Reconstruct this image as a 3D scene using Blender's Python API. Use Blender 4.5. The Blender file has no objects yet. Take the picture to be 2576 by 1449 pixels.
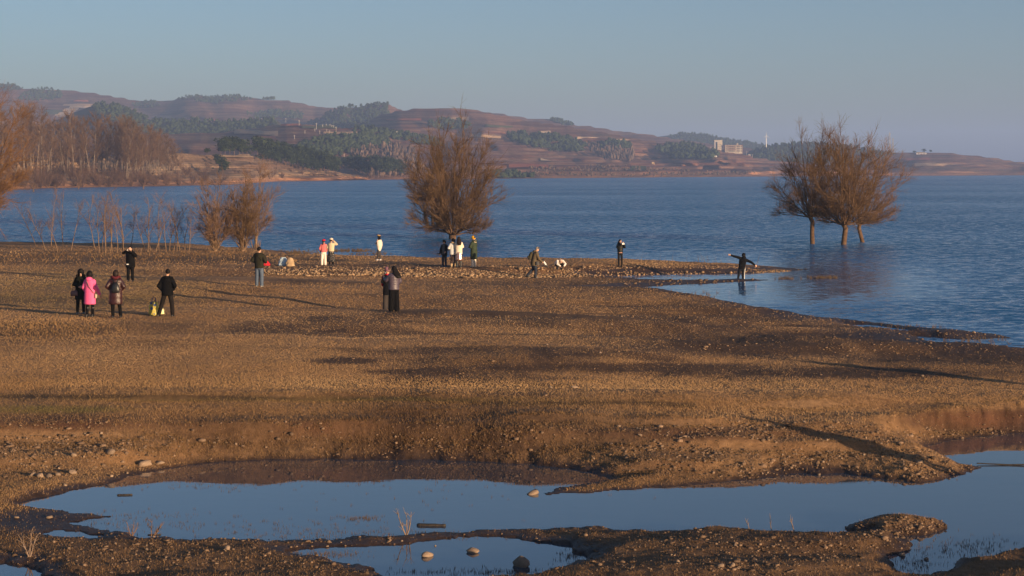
import bpy, bmesh, math, random
import numpy as np
from mathutils import Vector, Matrix

# ------------------------------------------------------------------ camera, sky, sun, exposure
SC = bpy.context.scene
COL = SC.collection
CAM_H = 6.3            # metres above the lake
FPX, HZY, CXX = 4293.0, 428.0, 1288.0   # focal length, horizon row and centre column on a 2576-wide picture
cam = bpy.data.cameras.new('camera')
cam.sensor_width = 36.0
cam.lens = 36.0 * FPX / 2576.0
cam.shift_y = -(724.5 - HZY) / 2576.0
cam.clip_start = 0.5
cam.clip_end = 30000
cam_ob = bpy.data.objects.new('camera', cam)
cam_ob.location = (0, 0, CAM_H)
cam_ob.rotation_euler = (math.radians(90), 0, 0)
COL.objects.link(cam_ob)
SC.camera = cam_ob

SUN_EL = math.radians(6.0)
SUN_DIR = Vector((0.72, -0.694, 0)).normalized()       # horizontal direction towards the sun
w = bpy.data.worlds.new('World')
SC.world = w
w.use_nodes = True
wn = w.node_tree.nodes
wn.clear()
sky = wn.new('ShaderNodeTexSky')
sky.sky_type = 'NISHITA'
sky.sun_disc = False
sky.sun_elevation = SUN_EL
sky.sun_rotation = math.atan2(SUN_DIR.x, SUN_DIR.y)
sky.altitude = 1800
sky.air_density = 1.0
sky.dust_density = 5.0
sky.ozone_density = 3.0
bg = wn.new('ShaderNodeBackground')
bg.inputs['Strength'].default_value = 0.098
wo = wn.new('ShaderNodeOutputWorld')
wb = wn.new('ShaderNodeMix'); wb.data_type = 'RGBA'; wb.blend_type = 'MULTIPLY'; wb.inputs[0].default_value = 1.0
wb.inputs[7].default_value = (1.15, 0.955, 0.88, 1)       # white balance of the whole sky
w.node_tree.links.new(sky.outputs[0], wb.inputs[6])
w.node_tree.links.new(wb.outputs[2], bg.inputs[0])
w.node_tree.links.new(bg.outputs[0], wo.inputs[0])

sun = bpy.data.lights.new('sun', 'SUN')
sun.energy = 5.0
sun.angle = math.radians(0.5)
sun.color = (1.0, 0.70, 0.42)
sun_ob = bpy.data.objects.new('sun', sun)
d3 = Vector((SUN_DIR.x * math.cos(SUN_EL), SUN_DIR.y * math.cos(SUN_EL), math.sin(SUN_EL)))
sun_ob.rotation_euler = d3.to_track_quat('Z', 'Y').to_euler()
sun_ob.location = (40, -40, 30)
COL.objects.link(sun_ob)

SC.view_settings.view_transform = 'Standard'
SC.view_settings.look = 'None'
SC.view_settings.exposure = 0.85
SC.view_settings.gamma = 1.0
SC.view_settings.use_curve_mapping = False
SC.cycles.use_denoising = True
SC.cycles.max_bounces = 6
SC.cycles.diffuse_bounces = 2
SC.cycles.glossy_bounces = 3
SC.cycles.transparent_max_bounces = 6
SC.cycles.volume_bounces = 1

# ------------------------------------------------------------------ helpers
R = random.Random(11)
NR = np.random.default_rng(11)

def gp(x, y, z=0.0):
    """picture point (2576-wide frame) at height z -> world"""
    Y = FPX * (CAM_H - z) / (y - HZY)
    return ((x - CXX) * Y / FPX, Y, z)

def wp(x, y, D):
    """picture point at distance D -> world"""
    return ((x - CXX) * D / FPX, D, CAM_H - (y - HZY) * D / FPX)

def _hash(ix, iy, seed):
    h = (ix.astype(np.int64) * 374761393 + iy.astype(np.int64) * 668265263 + seed * 1442695041) & 0x7fffffff
    h = ((h ^ (h >> 13)) * 1274126177) & 0x7fffffff
    h = (h ^ (h >> 16)) & 0x7fffffff
    return h / float(0x7fffffff)

def vnoise(x, y, seed=0):
    x = np.asarray(x, float); y = np.asarray(y, float)
    ix = np.floor(x); iy = np.floor(y)
    fx = x - ix; fy = y - iy
    fx = fx * fx * (3 - 2 * fx); fy = fy * fy * (3 - 2 * fy)
    a = _hash(ix, iy, seed); b = _hash(ix + 1, iy, seed)
    c = _hash(ix, iy + 1, seed); d = _hash(ix + 1, iy + 1, seed)
    return (a * (1 - fx) + b * fx) * (1 - fy) + (c * (1 - fx) + d * fx) * fy

def fbm(x, y, seed=0, octv=4):
    s = 0; amp = 0.5; tot = 0
    for o in range(octv):
        s = s + amp * vnoise(x * 2 ** o + 17.3 * o, y * 2 ** o - 9.1 * o, seed + o)
        tot += amp; amp *= 0.5
    return s / tot          # 0..1

def sstep(a, b, x):
    t = np.clip((np.asarray(x, float) - a) / (b - a), 0, 1)
    return t * t * (3 - 2 * t)

def mesh_np(name, V, Fc, smooth=False):
    """V (n,3) float, Fc (m,3|4) int -> mesh, fast"""
    V = np.ascontiguousarray(V, dtype=np.float32); Fc = np.ascontiguousarray(Fc, dtype=np.int32)
    me = bpy.data.meshes.new(name)
    k = Fc.shape[1]
    me.vertices.add(len(V)); me.vertices.foreach_set('co', V.ravel())
    me.loops.add(Fc.size); me.loops.foreach_set('vertex_index', Fc.ravel())
    me.polygons.add(len(Fc))
    me.polygons.foreach_set('loop_start', np.arange(0, Fc.size, k, dtype=np.int32))
    me.polygons.foreach_set('loop_total', np.full(len(Fc), k, dtype=np.int32))
    me.update(calc_edges=True)
    if smooth:
        me.polygons.foreach_set('use_smooth', np.ones(len(Fc), dtype=bool))
    return me

def attr(me, name, vals):
    a = me.attributes.new(name, 'FLOAT', 'POINT')
    a.data.foreach_set('value', np.ascontiguousarray(vals, dtype=np.float32))

def link(name, me, mat=None, parent=None, label=None, cat=None, group=None, kind=None, loc=None, rotz=None):
    o = bpy.data.objects.new(name, me)
    COL.objects.link(o)
    if mat is not None and me is not None and not me.materials:
        me.materials.append(mat)
    if parent is not None: o.parent = parent
    tag(o, label, cat, group, kind)
    if loc is not None: o.location = loc
    if rotz is not None: o.rotation_euler = (0, 0, rotz)
    return o

def tag(o, label=None, cat=None, group=None, kind=None):
    if label: o['label'] = label
    if cat: o['category'] = cat
    if group: o['group'] = group
    if kind: o['kind'] = kind
    return o

def copy_tree(o, parent=None):
    c = o.copy(); COL.objects.link(c); c.parent = parent
    for ch in list(o.children):
        copy_tree(ch, c)
    return c

# ---- materials
def nt(name):
    m = bpy.data.materials.new(name); m.use_nodes = True
    t = m.node_tree
    return m, t, t.nodes, t.links, t.nodes['Principled BSDF']

def ramp(nodes, stops, interp='LINEAR'):
    r = nodes.new('ShaderNodeValToRGB'); cr = r.color_ramp; cr.interpolation = interp
    while len(cr.elements) < len(stops): cr.elements.new(0.5)
    for e, (p, c) in zip(cr.elements, stops):
        e.position = p; e.color = (c[0], c[1], c[2], 1)
    return r

def noise_node(nodes, links, scale, detail=4, vec=None, rough=0.6, dist=0.0):
    n = nodes.new('ShaderNodeTexNoise'); n.inputs['Scale'].default_value = scale
    n.inputs['Detail'].default_value = detail; n.inputs['Roughness'].default_value = rough
    n.inputs['Distortion'].default_value = dist
    if vec is not None: links.new(vec, n.inputs['Vector'])
    return n

def mix(nodes, links, f, a, b, mode='MIX'):
    m = nodes.new('ShaderNodeMix'); m.data_type = 'RGBA'; m.blend_type = mode
    for sock, v in ((m.inputs[0], f), (m.inputs[6], a), (m.inputs[7], b)):
        if hasattr(v, 'is_output'): links.new(v, sock)
        elif isinstance(v, (int, float)): sock.default_value = v
        else: sock.default_value = (v[0], v[1], v[2], 1)
    return m.outputs[2]

def mat_var(name, c1, c2, scale=8, rough=0.9, bump=0.0, bscale=30, spec=0.2, obj_var=0.0, attrname=None):
    """two-tone noisy material; optional per-object variation"""
    m, t, n, l, b = nt(name)
    tc = n.new('ShaderNodeTexCoord')
    nz = noise_node(n, l, scale, 4, tc.outputs['Object'])
    r = ramp(n, [(0.3, c1), (0.7, c2)]); l.new(nz.outputs[0], r.inputs[0])
    out = r.outputs[0]
    if attrname:
        a = n.new('ShaderNodeAttribute'); a.attribute_name = attrname
        r2 = ramp(n, [(0.0, (0.45, 0.45, 0.45)), (1.0, (1.5, 1.5, 1.5))]); l.new(a.outputs['Fac'], r2.inputs[0])
        out = mix(n, l, 1.0, out, r2.outputs[0], 'MULTIPLY')
    if obj_var:
        oi = n.new('ShaderNodeObjectInfo')
        r3 = ramp(n, [(0, (1 - obj_var,) * 3), (1, (1 + obj_var, 1 + obj_var * .9, 1 + obj_var * .7))]); l.new(oi.outputs['Random'], r3.inputs[0])
        out = mix(n, l, 1.0, out, r3.outputs[0], 'MULTIPLY')
    l.new(out, b.inputs['Base Color'])
    b.inputs['Roughness'].default_value = rough
    b.inputs['Specular IOR Level'].default_value = spec
    if bump:
        nb = noise_node(n, l, bscale, 5, tc.outputs['Object'])
        bp = n.new('ShaderNodeBump'); bp.inputs['Strength'].default_value = bump; bp.inputs['Distance'].default_value = 0.02
        l.new(nb.outputs[0], bp.inputs['Height']); l.new(bp.outputs[0], b.inputs['Normal'])
    return m

# ------------------------------------------------------------------ near ground
LAKE = [(-900, 616), (0, 618), (200, 620), (330, 620), (480, 622), (560, 630), (640, 634), (700, 640), (740, 640), (735, 650), (760, 653), (900, 656), (1000, 657), (1100, 660),
        (1290, 664), (1450, 665), (1560, 666), (1700, 668), (1850, 668), (1960, 672), (2035, 677), (1985, 684), (1900, 688), (1800, 689), (1700, 689), (1600, 692),
        (1500, 698), (1640, 704), (1760, 706), (1860, 704), (1935, 704), (1870, 709), (1780, 714), (1700, 717), (1620, 722), (1530, 731), (1600, 740), (1665, 749), (1730, 759), (1770, 767),
        (1845, 774), (1945, 789), (2000, 792), (2080, 799), (2250, 816), (2400, 830), (2500, 840), (2560, 851), (2440, 855), (2400, 862), (2470, 868), (2640, 868), (3300, 930),
        (3300, 560), (3300, 545), (-900, 545)]
POND = [(42, 1263), (150, 1243), (250, 1218), (330, 1198), (420, 1180), (520, 1165), (700, 1156), (850, 1154), (1000, 1156), (1150, 1160), (1300, 1166), (1420, 1176), (1500, 1192), (1530, 1207),
        (1460, 1222), (1395, 1233), (1358, 1242), (1380, 1247), (1450, 1241), (1550, 1234), (1660, 1227), (1760, 1219), (1850, 1208), (1930, 1200), (1990, 1193), (2060, 1191), (2120, 1192),
        (2180, 1197), (2240, 1206), (2300, 1212), (2350, 1210), (2400, 1198), (2435, 1189), (2462, 1178), (2420, 1167), (2390, 1152), (2350, 1140), (2325, 1132), (2345, 1118),
        (2420, 1104), (2500, 1096), (2576, 1088), (2700, 1086), (2900, 1150), (2980, 1260), (2900, 1340), (2700, 1372), (2576, 1387), (2500, 1398), (2430, 1415), (2380, 1437), (2330, 1462),
        (2300, 1462), (2240, 1425), (2232, 1398), (2290, 1385), (2300, 1370), (2290, 1355), (2340, 1340), (2385, 1332), (2398, 1322), (2360, 1312), (2290, 1303), (2210, 1304), (2150, 1318), (2118, 1330), (2150, 1341), (2080, 1347), (1980, 1347),
        (1880, 1338), (1790, 1335), (1700, 1342), (1640, 1344), (1590, 1336), (1520, 1330), (1420, 1330), (1250, 1335), (1100, 1342), (960, 1352), (840, 1358), (650, 1359), (430, 1357), (330, 1348),
        (250, 1332), (190, 1316), (290, 1300), (180, 1290), (110, 1280), (60, 1274)]
POOL = [(705, 1390), (780, 1382), (900, 1374), (1040, 1366), (1110, 1354), (1200, 1350), (1300, 1354), (1380, 1366), (1450, 1382), (1495, 1400), (1490, 1415), (1440, 1432), (1390, 1452), (1300, 1475),
        (1000, 1475), (930, 1440), (890, 1420), (800, 1408)]
POOLB = [(-60, 1418), (20, 1412), (60, 1425), (110, 1440), (130, 1470), (-60, 1500)]
PUD2 = [(2290, 846), (2400, 853), (2500, 863), (2576, 869), (2680, 885), (2560, 894), (2440, 881), (2340, 863)]
PUD3 = [(2120, 815), (2200, 818), (2290, 830), (2330, 838), (2240, 836), (2150, 824)]
PUDDLE = [(150, 1334), (230, 1342), (290, 1352), (230, 1358), (150, 1350), (110, 1342)]

def poly_w(poly):
    return np.array([gp(x, y)[:2] for x, y in poly])

def sdf_poly(P, X, Y):
    """distance to polygon, positive outside"""
    d2 = np.full(X.shape, 1e18); ins = np.zeros(X.shape, bool)
    n = len(P)
    for i in range(n):
        ax, ay = P[i]; bx, by = P[(i + 1) % n]
        ex, ey = bx - ax, by - ay
        L = ex * ex + ey * ey + 1e-12
        t = np.clip(((X - ax) * ex + (Y - ay) * ey) / L, 0, 1)
        d2 = np.minimum(d2, (X - ax - t * ex) ** 2 + (Y - ay - t * ey) ** 2)
        c = ((ay > Y) != (by > Y)) & (X < ex * (Y - ay) / (ey if abs(ey) > 1e-9 else 1e-9) + ax)
        ins ^= c
    d = np.sqrt(d2)
    return np.where(ins, -d, d)

# height control points: (x, y, z)
CTRL = [(1400, 1238, .02), (1460, 1232, .025), (1540, 1222, .03), (1620, 1214, .06), (1700, 1205, .09), (1520, 1200, .04), (1600, 1195, .12), (-300, 640, .35), (0, 640, .4), (300, 642, .4), (600, 645, .35), (-300, 665, .8), (0, 665, .85), (300, 668, .85), (500, 668, .8), (620, 675, .6),
        (-300, 690, 1.05), (0, 690, 1.08), (330, 705, 1.1), (500, 700, 1.05), (652, 722, 1.08), (800, 712, .5), (800, 740, .95), (950, 708, .3), (1000, 740, .85), (700, 700, .7),
        (1150, 712, .2), (1350, 712, .22), (1200, 745, .75), (1450, 750, .65), (1500, 715, .18), (1600, 708, .12), (1750, 711, .14), (1590, 770, .45), (1700, 800, .5), (1850, 800, .22), (1850, 860, .6),
        (2050, 820, .2), (2300, 850, .25), (2500, 900, .3), (2700, 920, .3), (2200, 920, .6), (2576, 960, .6), (2800, 980, .6),
        (220, 797, 1.1), (430, 796, 1.1), (0, 800, 1.12), (-300, 800, 1.1), (980, 784, 1.08), (1250, 800, .95), (1500, 850, .85), (1250, 880, 1.0), (700, 860, 1.08), (300, 900, 1.05),
        (0, 950, 1.02), (-400, 1000, 1.0), (400, 985, 1.0), (800, 985, 1.0), (1200, 985, .98), (1600, 985, .93), (2000, 985, .86), (2400, 990, .68), (2800, 1000, .66),
        (0, 1015, .84), (400, 1015, .84), (800, 1012, .82), (1100, 1016, .82), (1400, 1036, .8), (1700, 1045, .76), (2000, 1060, .63), (2200, 1040, .59), (2400, 1020, .56),
        (0, 1050, .72), (250, 1050, .74), (600, 1055, .72), (900, 1050, .72), (1100, 1056, .66), (1350, 1068, .64), (1600, 1082, .58), (1800, 1098, .50), (1920, 1078, .56), (2050, 1105, .44), (2150, 1090, .49), (2250, 1105, .38),
        (0, 1130, .34), (250, 1130, .36), (600, 1110, .34), (900, 1105, .34), (1100, 1110, .34), (1400, 1125, .32), (1650, 1150, .28), (1850, 1150, .24), (2050, 1150, .22), (2200, 1150, .24), (2320, 1165, .2),
        (0, 1200, .12), (200, 1190, .12), (400, 1170, .1), (-300, 1200, .15), (-300, 1300, .1), (0, 1300, .04), (100, 1310, .03),
        (2420, 1050, .45), (2600, 1045, .47), (2900, 1060, .47), (2380, 1090, .2),
        (0, 1380, .08), (300, 1390, .1), (600, 1400, .14), (500, 1449, .22), (800, 1430, .15), (200, 1449, .12), (1000, 1360, .05), (1300, 1342, .05), (1500, 1355, .12), (1650, 1372, .2), (1850, 1365, .22),
        (2000, 1370, .18), (1900, 1430, .3), (1650, 1440, .28), (2150, 1390, .12), (2250, 1318, .17), (2330, 1320, .16), (2200, 1330, .1), (2500, 1440, .15), (2700, 1440, .3), (2150, 1449, .2),
        (0, 1600, .3), (1200, 1600, .35), (2400, 1600, .35), (-600, 1500, .3), (3200, 1500, .4), (3300, 1250, .4)]
CW = np.array([gp(x, y, z) for x, y, z in CTRL])

def base_height(X, Y):
    """smooth interpolation of the control heights; distances measured in log-depth and bearing so that near detail counts"""
    lx = CW[:, 0] / CW[:, 1] * 4.0; ly = np.log(CW[:, 1]) * 4.0
    qx = X / np.maximum(Y, 15) * 4.0; qy = np.log(np.maximum(Y, 15)) * 4.0
    num = np.zeros(X.shape); den = np.zeros(X.shape)
    for i in range(len(CW)):
        w_ = 1.0 / (((qx - lx[i]) ** 2 * 1.0 + (qy - ly[i]) ** 2 * 6) ** 2 + 1e-6)
        num += w_ * CW[i, 2]; den += w_
    return num / den

PL, PP, PO, PB, PU, PU2, PU3 = (poly_w(p) for p in (LAKE, POND, POOL, POOLB, PUDDLE, PUD2, PUD3))
# the raised stony bank of the spit (top edge seen along its near side)
BANK = [(600, 662, .55), (640, 668, .55), (800, 669, .55), (1000, 670, .55), (1160, 672, .58), (1350, 674, .58), (1560, 674, .55), (1700, 675, .45), (1850, 676, .38), (1960, 678, .2), (2030, 677.5, .05)]
BW = np.array([gp(x, y, z) for x, y, z in BANK])
CUT = np.array([gp(x, y, z) for x, y, z in ((2290, 1040, .5), (2350, 1036, .5), (2420, 1036, .5), (2576, 1034, .5), (2800, 1034, .5))])

def ground_z(X, Y, detail=True):
    X = np.asarray(X, float); Y = np.asarray(Y, float)
    T = base_height(X, Y)
    dl = sdf_poly(PL, X, Y)
    dp = np.minimum(np.minimum(sdf_poly(PP, X, Y), sdf_poly(PO, X, Y)), np.minimum(sdf_poly(PB, X, Y), sdf_poly(PU, X, Y)))
    dp = np.minimum(dp, np.minimum(sdf_poly(PU2, X, Y), sdf_poly(PU3, X, Y)) + .5 * np.maximum(fbm(X * 1.5, Y * .8, 18, 3) - .5, 0) * 2)
    dp = dp + (fbm(X * 2.2, Y * 1.6, 12, 4) - .5) * .5 + (fbm(X * 8, Y * 6, 14, 3) - .5) * .16
    dl = dl + (fbm(X * .7, Y * .5, 16, 4) - .5) * .7
    # stony bank of the spit: land behind the crest line is raised
    cy = np.interp(X, BW[:, 0], BW[:, 1]); cz = np.interp(X, BW[:, 0], BW[:, 2])
    wob = (fbm(X * .9, X * 0 + 3.1, 5, 3) - .5) * 1.0
    beh = Y - (cy + wob)
    inb = sstep(BW[0, 0] - 3, BW[0, 0] + 4, X) * (X < BW[-1, 0])
    lift = sstep(-.75, .15, beh) * inb
    backslope = cz * np.clip(dl / 3.0, 0, 1) ** .7
    T = T * (1 - lift) + np.where(inb > 0, backslope, T) * lift
    # red cut bank on the right
    cy2 = np.interp(X, CUT[:, 0], CUT[:, 1])
    wob2 = (fbm(X * 1.7, Y * .8, 9, 4) - .5) * .5
    b2 = Y - (cy2 + wob2)
    in2 = sstep(CUT[0, 0] - .3, CUT[0, 0] + .9, X)
    low = np.minimum(T, .13 + .06 * (fbm(X * 3, Y * 3, 4) - .5))
    T = np.where(Y < cy2 + 3, T * (1 - in2) + in2 * (low * (1 - sstep(-.12, .04, b2)) + T * sstep(-.12, .04, b2)), T)
    shore = np.minimum(sstep(0, 1, dl / np.interp(Y, [60, 90, 110], [2.5, 1.2, .8])), np.clip(dp / np.interp(Y, [32, 35, 60], [.45, 1.0, 1.0]), 0, 1) ** np.interp(Y, [32, 35], [.6, .85]))
    shore = np.where(np.minimum(dl, dp) < 0, 0, shore)
    z = .008 + T * shore
    if detail:
        g = np.clip(np.minimum(dl, dp) / 1.5, 0, 1)
        z = z + g * (.16 * (fbm(X * .22, Y * .22, 21, 3) - .5) + .07 * (fbm(X * 1.1, Y * 1.1, 33, 4) - .5))
        z = z + np.clip(np.minimum(dl, dp) / .25, 0, 1) * .035 * (fbm(X * 5, Y * 5, 35, 3) - .5) * np.interp(Y, [30, 60, 100], [1, .9, .6])
        z = np.where((dp > 0) | (dl > 0), np.maximum(z, .006), z)
    dw = np.minimum(dl, dp)
    z = np.where(dw < 0, -np.minimum(.35, .012 - dw * .25) , z)
    return z, dl, dp

ys = np.concatenate([np.arange(560, 612, 9.0), np.arange(612, 640, 2.2), np.arange(640, 722, 1.25), np.arange(722, 1000, 3.0), np.arange(1000, 1300, 2.6), np.arange(1300, 1500, 3.2), np.arange(1500, 1760, 12)])
us = np.concatenate([np.linspace(-.75, -.34, 40, endpoint=False), np.linspace(-.34, .34, 740, endpoint=False), np.linspace(.34, .75, 41)])
YR = FPX * CAM_H / (ys - HZY)
YR = np.concatenate([YR, np.array([18, 12, 5, -5, -20, -45])])
GX = us[None, :] * np.maximum(YR, 20)[:, None]
GY = np.repeat(YR[:, None], len(us), 1)
GZ, GDL, GDP = ground_z(GX, GY)
nr, nc = GX.shape
idx = np.arange(nr * nc).reshape(nr, nc)
Fq = np.stack([idx[:-1, :-1], idx[1:, :-1], idx[1:, 1:], idx[:-1, 1:]], -1).reshape(-1, 4)
# leave out the sheet under open lake far from shore
keep = ~((GDL[:-1, :-1] < -12) & (GDL[1:, 1:] < -12)).reshape(-1)
Fq = Fq[keep]

def px_of(X, Y, Z):
    return CXX + FPX * X / Y, HZY + FPX * (CAM_H - Z) / Y

def ell(px, py, cx, cy, rx, ry, soft=.5):
    r = np.sqrt(((px - cx) / rx) ** 2 + ((py - cy) / ry) ** 2)
    return 1 - sstep(1 - soft, 1 + soft, r)

def zones(X, Y, Z, dl, dp):
    """soil maps; the shadow line along the terrace lip is painted into them too"""
    px, py = px_of(X, np.maximum(Y, 15), Z)
    nz = fbm(X * .5, Y * .5, 51, 4); nz2 = fbm(X * .9, Y * .35, 57, 4)
    wet = 1 - sstep(.05, .5, dp + .5 * (nz - .5))
    wet = np.maximum(wet, (1 - sstep(.3, np.interp(px, [1300, 1600, 1800, 2200], [1.2, 3.0, 4.5, 9.0]), dl + 3 * (nz - .5))))
    wet = np.maximum(wet, ell(px, py, 130, 1310, 190, 34, .5))
    bare = np.maximum.reduce([ell(px, py, 2050, 866, 520, 34), ell(px, py, 1500, 925, 480, 14), ell(px, py, 2150, 937, 420, 15), ell(px, py, 2450, 890, 400, 34), ell(px, py, 870, 908, 90, 9), ell(px, py, 1080, 935, 160, 9),
                              ell(px, py, 850, 833, 70, 6), ell(px, py, 1250, 775, 380, 45, .8) * .55, ell(px, py, 1500, 720, 500, 22, .8) * .6, ell(px, py, 1750, 800, 250, 40) * .75, ell(px, py, 300, 655, 500, 12) * .55])
    streak = fbm(X * .10, Y * .30, 61, 4)
    bare = np.maximum(bare, np.interp(px, [500, 900], [.45, .75]) * sstep(.54, .68, streak) * (1 - sstep(985, 1012, py)))
    bare = np.maximum(bare, ell(px, py, 1180, 1090, 420, 70, .4) * .8)
    bare = np.maximum(bare, ell(px, py, 2500, 1060, 260, 32, .3) * .9)
    bare = np.maximum(bare, ell(px, py, 700, 1090, 260, 45, .5) * .6)
    bare = np.maximum(bare, ell(px, py, 1300, 1440, 2600, 120, .2) * .55)
    bare = np.clip(bare * (0.45 + 1.2 * nz2), 0, 1)
    red = np.maximum.reduce([ell(px, py, 180, 1062, 320, 22) * .75, ell(px, py, 830, 1075, 130, 20) * .4, ell(px, py, 2500, 1056, 190, 24) * .75, ell(px, py, 1750, 1090, 330, 16) * .6, ell(px, py, 1300, 680, 900, 12) * .35])
    red = np.clip(red * (.3 + 1.4 * nz), 0, 1)
    green = np.maximum.reduce([ell(px, py, 110, 1030, 200, 10) * .55, ell(px, py, 700, 1004, 700, 6) * .3, ell(px, py, 200, 730, 300, 50) * .2])
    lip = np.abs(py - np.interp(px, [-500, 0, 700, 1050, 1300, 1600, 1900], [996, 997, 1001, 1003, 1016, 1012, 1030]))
    lip_shade = (1 - sstep(3, 9, lip)) * (px < 1750)  # terrace step's shadow line and greener edge, painted as a narrow dark band
    green = np.maximum(np.clip(green * (.2 + 1.5 * nz), 0, 1), lip_shade * .12)
    bare = np.maximum(bare, lip_shade * .85)  # the bare-soil map also carries the painted lip shade
    stony = np.maximum.reduce([ell(px, py, 140, 1130, 300, 75), ell(px, py, 1950, 1130, 450, 80), ell(px, py, 2330, 1165, 150, 45), ell(px, py, 1280, 1105, 420, 50) * .55, ell(px, py, 700, 1095, 260, 45) * .45, ell(px, py, 2480, 1082, 200, 16) * .7, ell(px, py, 1250, 684, 700, 16), ell(px, py, 1800, 1390, 700, 60) * .6, ell(px, py, 600, 1400, 700, 60) * .5, ell(px, py, 2000, 830, 600, 70) * .4, ell(px, py, 1250, 770, 420, 40) * .25, ell(px, py, 2300, 1330, 200, 30), ell(px, py, 1720, 711, 260, 9), ell(px, py, 2300, 860, 400, 40) * .5])
    return wet, bare, red, green, stony
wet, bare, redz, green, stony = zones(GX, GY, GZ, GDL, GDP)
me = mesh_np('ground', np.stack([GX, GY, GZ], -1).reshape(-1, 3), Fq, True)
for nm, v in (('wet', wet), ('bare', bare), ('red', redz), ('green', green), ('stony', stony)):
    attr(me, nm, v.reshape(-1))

def ground_material():
    m, t, n, l, b = nt('ground_soil')
    geo = n.new('ShaderNodeNewGeometry'); pos = geo.outputs['Position']
    n1 = noise_node(n, l, .35, 6, pos); n2 = noise_node(n, l, 6.0, 5, pos); n3 = noise_node(n, l, 45.0, 4, pos, .7)
    r1 = ramp(n, [(.3, (.27, .15, .072)), (.7, (.38, .23, .115))]); l.new(n1.outputs[0], r1.inputs[0])
    r2 = ramp(n, [(.3, (.65, .63, .6)), (.7, (1.2, 1.2, 1.2))]); l.new(n2.outputs[0], r2.inputs[0])
    r3 = ramp(n, [(.3, (.7, .7, .7)), (.72, (1.25, 1.22, 1.2))]); l.new(n3.outputs[0], r3.inputs[0])
    c = mix(n, l, 1.0, r1.outputs[0], r2.outputs[0], 'MULTIPLY')
    c = mix(n, l, .8, c, r3.outputs[0], 'MULTIPLY')
    def at(k):
        a = n.new('ShaderNodeAttribute'); a.attribute_name = k; return a.outputs['Fac']
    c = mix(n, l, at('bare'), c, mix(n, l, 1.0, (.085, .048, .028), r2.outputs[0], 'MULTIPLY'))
    c = mix(n, l, at('red'), c, mix(n, l, 1.0, (.125, .058, .032), r3.outputs[0], 'MULTIPLY'))
    c = mix(n, l, at('green'), c, (.07, .075, .02))
    wc = mix(n, l, 1.0, (.05, .031, .023), r2.outputs[0], 'MULTIPLY')
    c = mix(n, l, at('wet'), c, wc)
    l.new(c, b.inputs['Base Color'])
    mr = n.new('ShaderNodeMapRange'); mr.inputs[3].default_value = .95; mr.inputs[4].default_value = .5
    l.new(at('wet'), mr.inputs[0]); l.new(mr.outputs[0], b.inputs['Roughness'])
    b.inputs['Specular IOR Level'].default_value = .25
    bp = n.new('ShaderNodeBump'); bp.inputs['Strength'].default_value = .9; bp.inputs['Distance'].default_value = .03
    add = n.new('ShaderNodeMath'); add.operation = 'ADD'
    l.new(n2.outputs[0], add.inputs[0]); l.new(n3.outputs[0], add.inputs[1])
    l.new(add.outputs[0], bp.inputs['Height']); l.new(bp.outputs[0], b.inputs['Normal'])
    return m
ground = link('ground', me, ground_material(), kind='structure')
GROUND_TREE = None
def zat(x, y):
    """ground height at world x, y (read from the ground grid)"""
    yy = YR[:len(ys)]; u = x / y
    ci = int(np.clip(np.searchsorted(us, u) - 1, 0, len(us) - 2)); fu = min(max((u - us[ci]) / (us[ci + 1] - us[ci]), 0), 1)
    ri = int(np.clip(len(yy) - 1 - np.searchsorted(yy[::-1], y), 0, len(yy) - 2)); fr = min(max((yy[ri] - y) / (yy[ri] - yy[ri + 1]), 0), 1)
    return float((GZ[ri, ci] * (1 - fu) + GZ[ri, ci + 1] * fu) * (1 - fr) + (GZ[ri + 1, ci] * (1 - fu) + GZ[ri + 1, ci + 1] * fu) * fr)
def place(px, py):
    """world point where the ground shows at a picture point"""
    z = .5
    for _ in range(14):
        X, Y, _z = gp(px, py, z); z = .5 * z + .5 * max(zat(X, Y), 0)
    X, Y, _z = gp(px, py, z)
    return Vector((X, Y, zat(X, Y)))

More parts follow.
